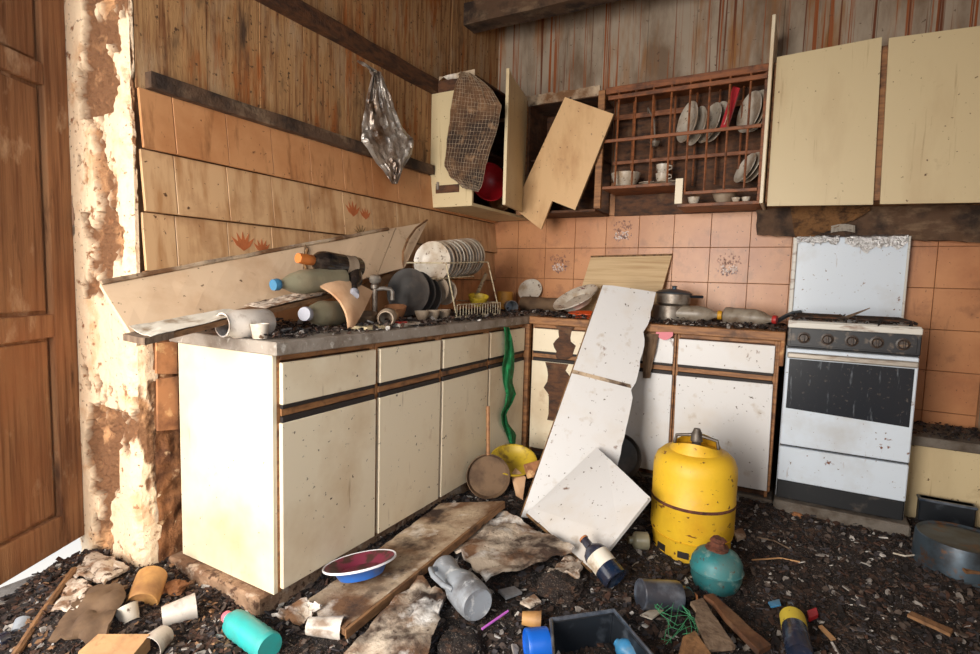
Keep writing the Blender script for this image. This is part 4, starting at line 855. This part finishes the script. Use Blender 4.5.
def lie(u0, v0, u1, v1, r, extra=0):
    a, b = FZ(u0, v0, r+.004+extra), FZ(u1, v1, r+.004+extra); return a, b
p0, p1 = PZ(616, 580, .085), PZ(583, 538, .165); vessel('whisky_bottle', 'dark bottle with a pale label and cork lying before the square panel', 'bottle', p0, p1, .045, 'wine', 'blue_glass', 'cork', ('paper', .28, .56), .36)
p0, p1 = lie(640, 594, 693, 597, .042); vessel('jar', 'dark ribbed glass jar lying mouth down in front of the cylinder', 'jar', p0, p0+(p1-p0)*.72, .048, 'can', 'grey_glass')
p0b = p0+(p1-p0)*.725; vessel('bottle_neck', 'black bottle neck with a cork beside the dark glass jar', 'bottle', p0b, p0b+(p1-p0)*.33, .032, 'whisky', 'dark_glass', 'cork', None, .4)
p0, p1 = lie(800, 655, 790, 606, .036); vessel('bottle', 'dark bottle with a yellow label lying at the bottom right', 'bottle', p0, p1, .036, 'whisky', 'blue_glass', 'dark_glass', ('paper_yellow', .50, .74), .42)
p0, p1 = lie(648, 541, 626, 540, .032); vessel('bottle', 'small green bottle stub lying left of the yellow cylinder', 'bottle', p0, p1, .035, 'whisky', 'green_glass')
p0, p1 = lie(478, 605, 444, 568, .055, .01); L = (p1-p0).length
t = thing('jug', 'grey plastic jug with a handle lying in the rubble', 'jug', p0, zq(p1-p0)); r = .058
part(t, 'body', lathe([(0, .004), (r*.85, 0), (r*.95, .03*L), (r, .2*L), (r*.97, .45*L), (r*.70, .66*L), (r*.66, .74*L), (r*.80, .98*L), (r*.80, L), (r*.74, L), (r*.6, .74*L), (r*.62, .64*L), (r*.9, .44*L), (r*.92, .05*L), (0, .03*L)], 30), 'grey_plastic', True, local=True)
q = zq(p1-p0).inverted(); hd = (q @ V(-.75, -.5, .35)); hd.z = 0; hd.normalize()
part(t, 'handle', tube([hd*r*.62+V(0, 0, .92*L), hd*r*1.25+V(0, 0, .86*L), hd*r*1.5+V(0, 0, .66*L), hd*r*1.35+V(0, 0, .42*L), hd*r*.95+V(0, 0, .32*L)], .009, 10), 'grey_plastic', True, local=True)
# blue plate leaning on the cabinet
C = PZ(360, 562, .135); nn = V(-.27, .10, 1)
plate('plate', 'blue plate with white rim and maroon inside on the long plank', C, nn, rad(C, 36), 'plate_blue', depth=.30, rim='plate_white', well='plate_maroon')
# left foreground
p0, p1 = lie(268, 646, 233, 622, .036); p0 = PZ(270, 648, .07); p1 = PZ(226, 616, .07); vessel('bottle', 'ribbed teal plastic bottle with a pink cap in the left foreground', 'bottle', p0, p1, rad(p0, 14.5), 'ribbed', 'teal_plastic', 'pink', None, .4)
p0, p1 = PZ(146, 600, .06), PZ(158, 572, .10); p0 = PZ(144, 598, .075); p1 = PZ(152, 576, .10); vessel('cup', 'tan plastic beaker lying at the corner of the plinth', 'cup', p1, p1+(p0-p1).normalized()*.115, rad(p0, 14.5), 'can', 'brown_cup')
p0, p1 = PZ(162, 617, .06), PZ(196, 606, .065); vessel('tumbler', 'clear plastic tumbler lying by the tan beaker', 'cup', p0, p1, rad(p0, 13), 'tumbler', 'clear_plastic')
p0, p1 = PZ(131, 622, .05), PZ(126, 607, .085); vessel('cup', 'small white cup beside the tan beaker', 'cup', p0, p1, .032, 'tumbler', 'ceramic')
p0, p1 = PZ(165, 634, .06), PZ(148, 650, .06); vessel('cup', 'translucent plastic beaker in the near left rubble', 'cup', p0, p1, rad(p0, 13), 'tumbler', 'clear_plastic')
p0, p1 = PZ(343, 628, .055), PZ(308, 626, .055); vessel('cup', 'clear plastic cup lying at the near end of the long plank', 'cup', p1, p0, rad(p0, 11), 'tumbler', 'clear_plastic')
single('wood_block', 'sawn wooden block in the near left corner', 'wood', prism([PZ(78, 652, .08), PZ(98, 634, .10), PZ(150, 634, .10), PZ(132, 656, .08)], (0, 0, -.045)), 'wood_block')
single('stick', 'long brown stick leaning up the heap by the door', 'stick', tube([PZ(12, 660, .05), PZ(40, 618, .07), PZ(74, 570, .10)], [.011, .013, .012], 8), 'wood_plank')
p0, p1 = PZ(-4, 645, .05), PZ(16, 634, .05); vessel('bottle', 'small dull blue bottle at the lower left edge', 'bottle', p0, p1, .022, 'whisky', 'blue_glass', None)
p0, p1 = PZ(18, 633, .05), PZ(24, 622, .06); vessel('cup', 'small grey blue cup at the lower left edge', 'cup', p0, p1, .024, 'tumbler', 'grey_plastic')
# corner heap: round pan with a stick handle, yellow bowl, cloth
C = FZ(488, 478, .13)
C = PX(488, 476, .66)
t = thing('frying_pan', 'round brown pan standing on edge by the cabinets with its handle up', 'pan', C, zq((.55, -.8, .22)))
rp = rad(C, 22); part(t, 'disc', lathe([(0, -.01), (rp*.9, -.01), (rp, .02), (rp*.97, .022), (rp*.88, -.002), (0, -.002)], 32), 'pillow_brown', True, local=True)
q = zq((.55, -.8, .22)).inverted(); up = q @ (PX(488, 406, .63)-C)
part(t, 'handle', tube([up.normalized()*rp*.95+V(0, 0, .01), up], .009, 8), 'wood_trim', local=True)
C = PZ(513, 462, .17); bowl('bowl', 'dirty yellow bowl in the corner of the cabinets', C+V(0, 0, -.03), (.2, -.35, 1), rad(C, 23), .055, 'yellow_plastic')
single('wood_scrap', 'tan curved scrap leaning behind the tall board', 'scrap', quad_board(PZ(508, 462, .15), PZ(526, 478, .12), PZ(523, 500, .07), PZ(516, 496, .07), .006), 'leather')
vessel('tin', 'pale pink tin half hidden behind the tall board in the corner', 'tin', FZ(537, 476, .10), FZ(533, 462, .16), .05, 'can', 'terracotta')
# dark round pan behind the boards
C = PY(622, 462, -.70); C = V(1.165, -.70, .205)
t = thing('frying_pan', 'black round pan standing behind the square panel', 'pan', C, zq((.25, -1, .25))); rp = rad(C, 24)
part(t, 'disc', lathe([(0, -.008), (rp*.85, -.008), (rp, .03), (rp*.97, .032), (rp*.83, 0), (0, 0)], 32), 'pan_dark', True, local=True); part(t, 'loop_handle', tube([V(rp*.98*math.cos(a), rp*.98*math.sin(a), .02)+V(math.cos(-.4), math.sin(-.4), 0)*b for a, b in ((-.55, 0), (-.5, .03), (-.4, .045), (-.3, .03), (-.25, 0))], .005, 6), 'iron', local=True)
# black tray with blue things at the bottom edge
r0 = [PZ(553, 622, .13), PZ(613, 613, .13), PZ(655, 662, .13), PZ(557, 672, .13)]
t = thing('tray', 'open black plastic tray at the bottom edge of the picture', 'tray', (r0[0]+r0[2])/2-V(0, 0, .12))
cen = sum(r0, V(0, 0, 0))/4; lo = [cen.lerp(p, .86)-V(0, 0, .11) for p in r0]
bm = bmesh.new()
oo = [bm.verts.new(cen.lerp(p, 1.06)) for p in r0]; ii = [bm.verts.new(p) for p in r0]; il = [bm.verts.new(p) for p in lo]; ol = [bm.verts.new(cen.lerp(p, 1.0)-V(0, 0, .015)) for p in r0]; ob = [bm.verts.new(cen.lerp(p, .92)-V(0, 0, .118)) for p in r0]
for k in range(4):
    m = (k+1) % 4
    for a, b in ((oo, ii), (ii, il), (ol, oo), (ob, ol)): bm.faces.new((a[k], a[m], b[m], b[k]))
bm.faces.new(il); bm.faces.new(ob[::-1]); bmesh.ops.recalc_face_normals(bm, faces=bm.faces[:]); bmesh.ops.bevel(bm, geom=bm.edges[:], offset=.004, segments=2, affect='EDGES')
part(t, 'shell', bm, 'black_plastic', True)
part(t, 'rim_lip', tube([cen.lerp(p, 1.05)+V(0, 0, .004) for p in r0+r0[:1]], .006, 8), 'grey_glass', True)
p0, p1 = PZ(640, 662, .07), PZ(614, 640, .09); vessel('bottle', 'light blue plastic bottle inside the black tray', 'bottle', p0, p1, .03, 'pet', 'blue_plastic')
p0, p1 = PZ(548, 644, .075), PZ(526, 646, .075); vessel('cap', 'bright blue ribbed lid against the black tray', 'lid', p0, p1, rad(p0, 16), 'can', 'bright_blue')
single('straw', 'pink drinking straw in the rubble by the grey jug', 'straw', tube([FZ(482, 629, .05), FZ(508, 611, .06)], .0035, 8), 'purple')
p0, p1 = lie(522, 618, 541, 620, .02); vessel('cup', 'small torn tan cup left of the black tray', 'cup', p0, p1, .026, 'tumbler', 'brown_cup')
# broken boards at the bottom centre
def splint(label, pts4, z, th, mat): single('broken_board', label, 'board', quad_board(*[PZ(u, v, z+dz_) for u, v, dz_ in pts4], th, jag=.004, seed=len(label)), mat)
splint('broken pale board pointing at the teal canister', ((690, 605, .04), (702, 601, .04), (735, 650, .02), (706, 654, .02)), .05, .012, 'wood_grey')
splint('long dark splintered board right of the green netting', ((703, 600, .03), (712, 598, .03), (770, 650, .0), (758, 656, .0)), .06, .018, 'wood_dark')
splint('short tan board end at the bottom edge', ((682, 640, .03), (694, 634, .03), (712, 660, .02), (676, 664, .02)), .05, .012, 'wood_plank')
splint('thin batten lying on the rubble at the right', ((907, 617, 0), (911, 614, 0), (953, 632, 0), (950, 637, 0)), .075, .010, 'wood_plank')
splint('slim flat offcut lying in front of the metal tub', ((958, 566, .0), (982, 564, 0), (985, 575, 0), (966, 574, 0)), .10, .010, 'wood_plank')
def netf(s, tt): P = FZ(660+s*30+8*math.sin(tt*5), 640-tt*42+6*math.sin(s*7), .03); return P+V(0, 0, .03*abs(fbm(s*5, tt*5, 2)))
bm = bmesh.new()
for k in range(9): tube([netf(.5+.5*math.sin(k*1.7+j*.35), j/12) for j in range(13)], .0009, 4, bm)
single('netting', 'tangle of thin green netting between tray and broken boards', 'netting', bm, 'green_net', True)
# metal tub turned over, dark tray under the bench
P = FZ(951, 575); P = V(2.545, -.79, H(2.545, -.79)-.01)
t = thing('metal_tub', 'grey metal tub turned upside down at the right edge', 'tub', P); r = rad(P, 39)
part(t, 'wall', lathe([(r*1.03, 0), (r*1.04, .008), (r*1.0, .014), (r*.97, .12), (r*.955, .125), (r*.94, .118), (r*.97, .01), (r*1.03, 0)], 40), 'zinc', True, local=True); part(t, 'base', lathe([(0, .112), (r*.90, .112), (r*.955, .124), (r*.945, .126), (r*.89, .118), (0, .118)], 40), 'zinc', True, local=True)
t = thing('plastic_tray', 'dark rectangular tray lying before the low cream bench', 'tray', PY(945, 520, -.42))
a, b = PY(917, 520, -.42), PY(975, 520, -.42); zt = PY(945, 500, -.40).z
part(t, 'base', bbox((a.x, -.43, a.z), (b.x, -.38, zt), .006), 'black_plastic'); part(t, 'lip', bbox((a.x-.004, -.436, zt-.012), (b.x+.004, -.376, zt), .003), 'grey_glass')
# loose scraps one can tell apart
def scrap(name, label, cat, pts, z, mat, th=.004): single(name, label, cat, prism([FZ(u, v, z) for u, v in pts], (0, 0, th)), mat)
def twig(label, pts, r, mat): single('twig', label, 'stick', tube([FZ(u, v, .012) for u, v in pts], r, 6), mat)
twig('thin dry twig lying right of the yellow cylinder', [(757, 537), (775, 541), (790, 549)], .003, 'wood_grey')
twig('pale bent twig behind the teal canister', [(752, 560), (780, 558), (800, 562)], .003, 'wood_block')
twig('short pale twig near the metal tub', [(893, 553), (905, 556), (914, 555)], .0035, 'paper')
scrap('plastic_scrap', 'pale blue plastic scrap above the yellow labelled bottle', 'plastic', ((768, 603), (779, 600), (781, 606), (771, 608)), .014, 'blue_plastic')
scrap('plastic_scrap', 'dark red scrap right of the yellow labelled bottle', 'plastic', ((807, 614), (816, 611), (818, 618), (809, 622)), .014, 'red_plastic', .012)
scrap('shard', 'pale curved shard in front of the dark glass jar', 'shard', ((640, 616), (655, 608), (664, 611), (652, 620)), .014, 'ceramic')
scrap('shard', 'greyish plaster shard right of the yellow cylinder foot', 'shard', ((733, 533), (742, 530), (746, 538), (737, 542)), .014, 'ply_sheet', .010)
scrap('plaster_flake', 'long pale chip by the netting at the bottom right', 'plaster', ((818, 627), (822, 626), (836, 640), (831, 641)), .014, 'wood_block')
scrap('shard', 'white angular shard near the black tray and jug', 'shard', ((520, 604), (534, 596), (541, 603), (530, 609)), .014, 'plaster', .008)
scrap('shard', 'blue grey slate piece left of the whisky bottle', 'shard', ((498, 592), (514, 588), (522, 594), (506, 600)), .014, 'grey_plastic', .008)
# crumpled rag mass left of the tray
def lump(label, u, v, px, mat, sd, name='rag', cat='rag'):
    P = FZ(u, v); r = rad(P, px); bm = bmesh.new(); bmesh.ops.create_icosphere(bm, subdivisions=4, radius=1)
    for w_ in bm.verts:
        d = w_.co.copy(); k = 1+.35*fbm(d.x*1.7+sd, d.y*1.7, d.z*1.7)+.12*fbm(d.x*5, d.y*5+sd, d.z*5); w_.co = P+V(d.x*r*k, d.y*r*k, max(-.02, d.z*r*.45*k+r*.16))
    single(name, label, cat, bm, mat, True)
lump('dark crumpled rags heaped right of the torn plywood sheet', 458, 652, 24, 'dirt', 3)
lump('brown mound of earth at the foot of the black pan', 560, 590, 22, 'dirt', 9, 'earth_clod', 'earth')
lump('reddish stone at the kerb in front of the cooker', 797, 516, 5, 'terracotta', 5, 'stone', 'stone')
lump('brown earth clod right of the yellow cylinder', 748, 548, 9, 'dirt', 12, 'earth_clod', 'earth')
lump('brown earth clod beside the clear tumbler on the left', 172, 590, 12, 'mud', 15, 'earth_clod', 'earth')

# ================================================================== RUBBLE AND DIRT (nobody could count it)
def chips(name, label, spots, zf, smin, smax, mats, parent=None, sd=1):
    rnd = random.Random(sd); vs = []; fs = []; mi = []
    wts = [m[1] for m in mats]
    for (x, y) in spots:
        s = smin+(smax-smin)*rnd.random()**2.6; n = rnd.choice((4, 5, 5, 6)); th = s*rnd.uniform(.12, .5); q = Quaternion((rnd.gauss(0, 1), rnd.gauss(0, 1), 0) if False else (1, rnd.gauss(0, .28), rnd.gauss(0, .28), rnd.uniform(-2, 2))).normalized()
        el = rnd.choice((1, 1, 1.4, 2.2)); c = V(x, y, zf(x, y)+th*.3); b = len(vs)
        for k in range(n):
            a = 2*math.pi*k/n+rnd.uniform(-.3, .3); rr = s*rnd.uniform(.6, 1); d = V(rr*el*math.cos(a), rr*math.sin(a), 0)
            vs.append(c+q @ (d+V(0, 0, th/2))); vs.append(c+q @ (d*1.05-V(0, 0, th/2)))
        m = rnd.choices(range(len(mats)), wts)[0]
        fs.append([b+2*k for k in range(n)]); mi.append(m)
        for k in range(n): fs.append([b+2*k, b+2*k+1, b+2*((k+1) % n)+1, b+2*((k+1) % n)]); mi.append(m)
    me = bpy.data.meshes.new(name); me.from_pydata([tuple(v) for v in vs], [], fs)
    for m in mats: me.materials.append(MATS[m[0]])
    me.polygons.foreach_set('material_index', mi); me.update()
    o = link(name, me, parent)
    if parent is None: o['label'] = label; o['category'] = 'rubble'
    o['kind'] = 'stuff'; return o
def inside(x, y):
    if x < .1 and (Vector((x, y, 0))-dh).dot(dn) < .03: return False
    if x < .50 and y > -2.36: return False
    if y > -.56 and x < 2.42: return False
    if y > -.36: return False
    return -.35 < x < 2.72
# earth layer
x0, x1, y0, y1 = -.38, 2.73, -3.35, -.33; nx, ny = 150, 150
bm = bmesh.new(); g = [[None]*(ny+1) for _ in range(nx+1)]
for i in range(nx+1):
    for j in range(ny+1):
        x = x0+(x1-x0)*i/nx; y = y0+(y1-y0)*j/ny; g[i][j] = bm.verts.new((x, y, max(.004, HT(x, y)+.006*fbm(x*30, y*30, 2, 3))))
for i in range(nx):
    for j in range(ny):
        c = (g[i][j].co+g[i+1][j+1].co)/2
        if inside(c.x, c.y): bm.faces.new((g[i][j], g[i+1][j], g[i+1][j+1], g[i][j+1]))
for v in [v for v in bm.verts if not v.link_faces]: bm.verts.remove(v)
single('earth_layer', 'dark earth and dust covering the kitchen floor', 'earth', bm, 'dirt', True, kind='stuff')
rnd = random.Random(11); spots = []
while len(spots) < 34000:
    x, y = rnd.uniform(-.33, 2.70), -.36-rnd.random()**1.15*2.5
    if inside(x, y): spots.append((x, y))
DARK = [('chip_0', 6), ('chip_1', 5), ('chip_2', 5), ('chip_3', 4), ('chip_4', 1.8), ('chip_5', 3), ('chip_6', .6), ('chip_7', 6)]
chips('floor_rubble', 'loose dark rubble chips strewn over the kitchen floor', spots, lambda x, y: HT(x, y)+.003, .0018, .015, DARK, sd=2)
spots = []
while len(spots) < 3200:
    x, y = rnd.uniform(-.35, .6), rnd.uniform(-2.95, -2.38)
    if (Vector((x, y, 0))-dh).dot(dn) > .03 and (y < -2.46 or x > .03): spots.append((x, y))
chips('plaster_rubble', 'broken plaster crumbs heaped at the foot of the reveal', spots, lambda x, y: HT(x, y)+.004, .002, .013, [('chip_1', 4), ('chip_5', 6), ('chip_6', .6), ('chip_4', .8), ('chip_3', 3), ('chip_0', 2), ('chip_8', 4)], sd=3)
# grime on the worktops
def layer(name, label, xa, xb, ya, yb, hf, n, sd):
    nx, ny = 60, 60; spots = [(rnd.uniform(xa, xb), rnd.uniform(ya, yb)) for _ in range(n)]
    o = chips(name, label, spots, lambda x, y: .9015+hf(x, y)*rnd.random(), .003, .016, [('chip_0', 5), ('chip_1', 5), ('chip_3', 3), ('chip_4', 2), ('chip_5', 3), ('chip_6', .7), ('chip_2', 4)], sd=sd)
    return o
layer('worktop_dirt', 'dirt and crumbs covering the left worktop', .06, .555, -2.33, -.06, lambda x, y: .022*max(0, .8+fbm(x*6, y*6, 3)), 2600, 5)
layer('worktop_dirt', 'dirt and crumbs along the back worktop', .60, 1.885, -.555, -.05, lambda x, y: .022*max(0, .8+fbm(x*6, y*6, 8)), 2600, 6)
chips('cooker_dirt', 'dry litter lying over the cooker top', [(rnd.uniform(1.91, 2.39), rnd.uniform(-.55, -.10)) for _ in range(350)], lambda x, y: .958+.014*rnd.random(), .003, .014, [('chip_0', 5), ('chip_2', 5), ('chip_5', 3), ('chip_3', 1)], sd=8)
chips('bench_dirt', 'dark litter lying on the low bench', [(rnd.uniform(2.43, 2.73), rnd.uniform(-.35, -.03)) for _ in range(260)], lambda x, y: .449+.012*rnd.random(), .003, .014, [('chip_0', 5), ('chip_2', 5), ('chip_5', 2), ('chip_7', 2)], sd=9)
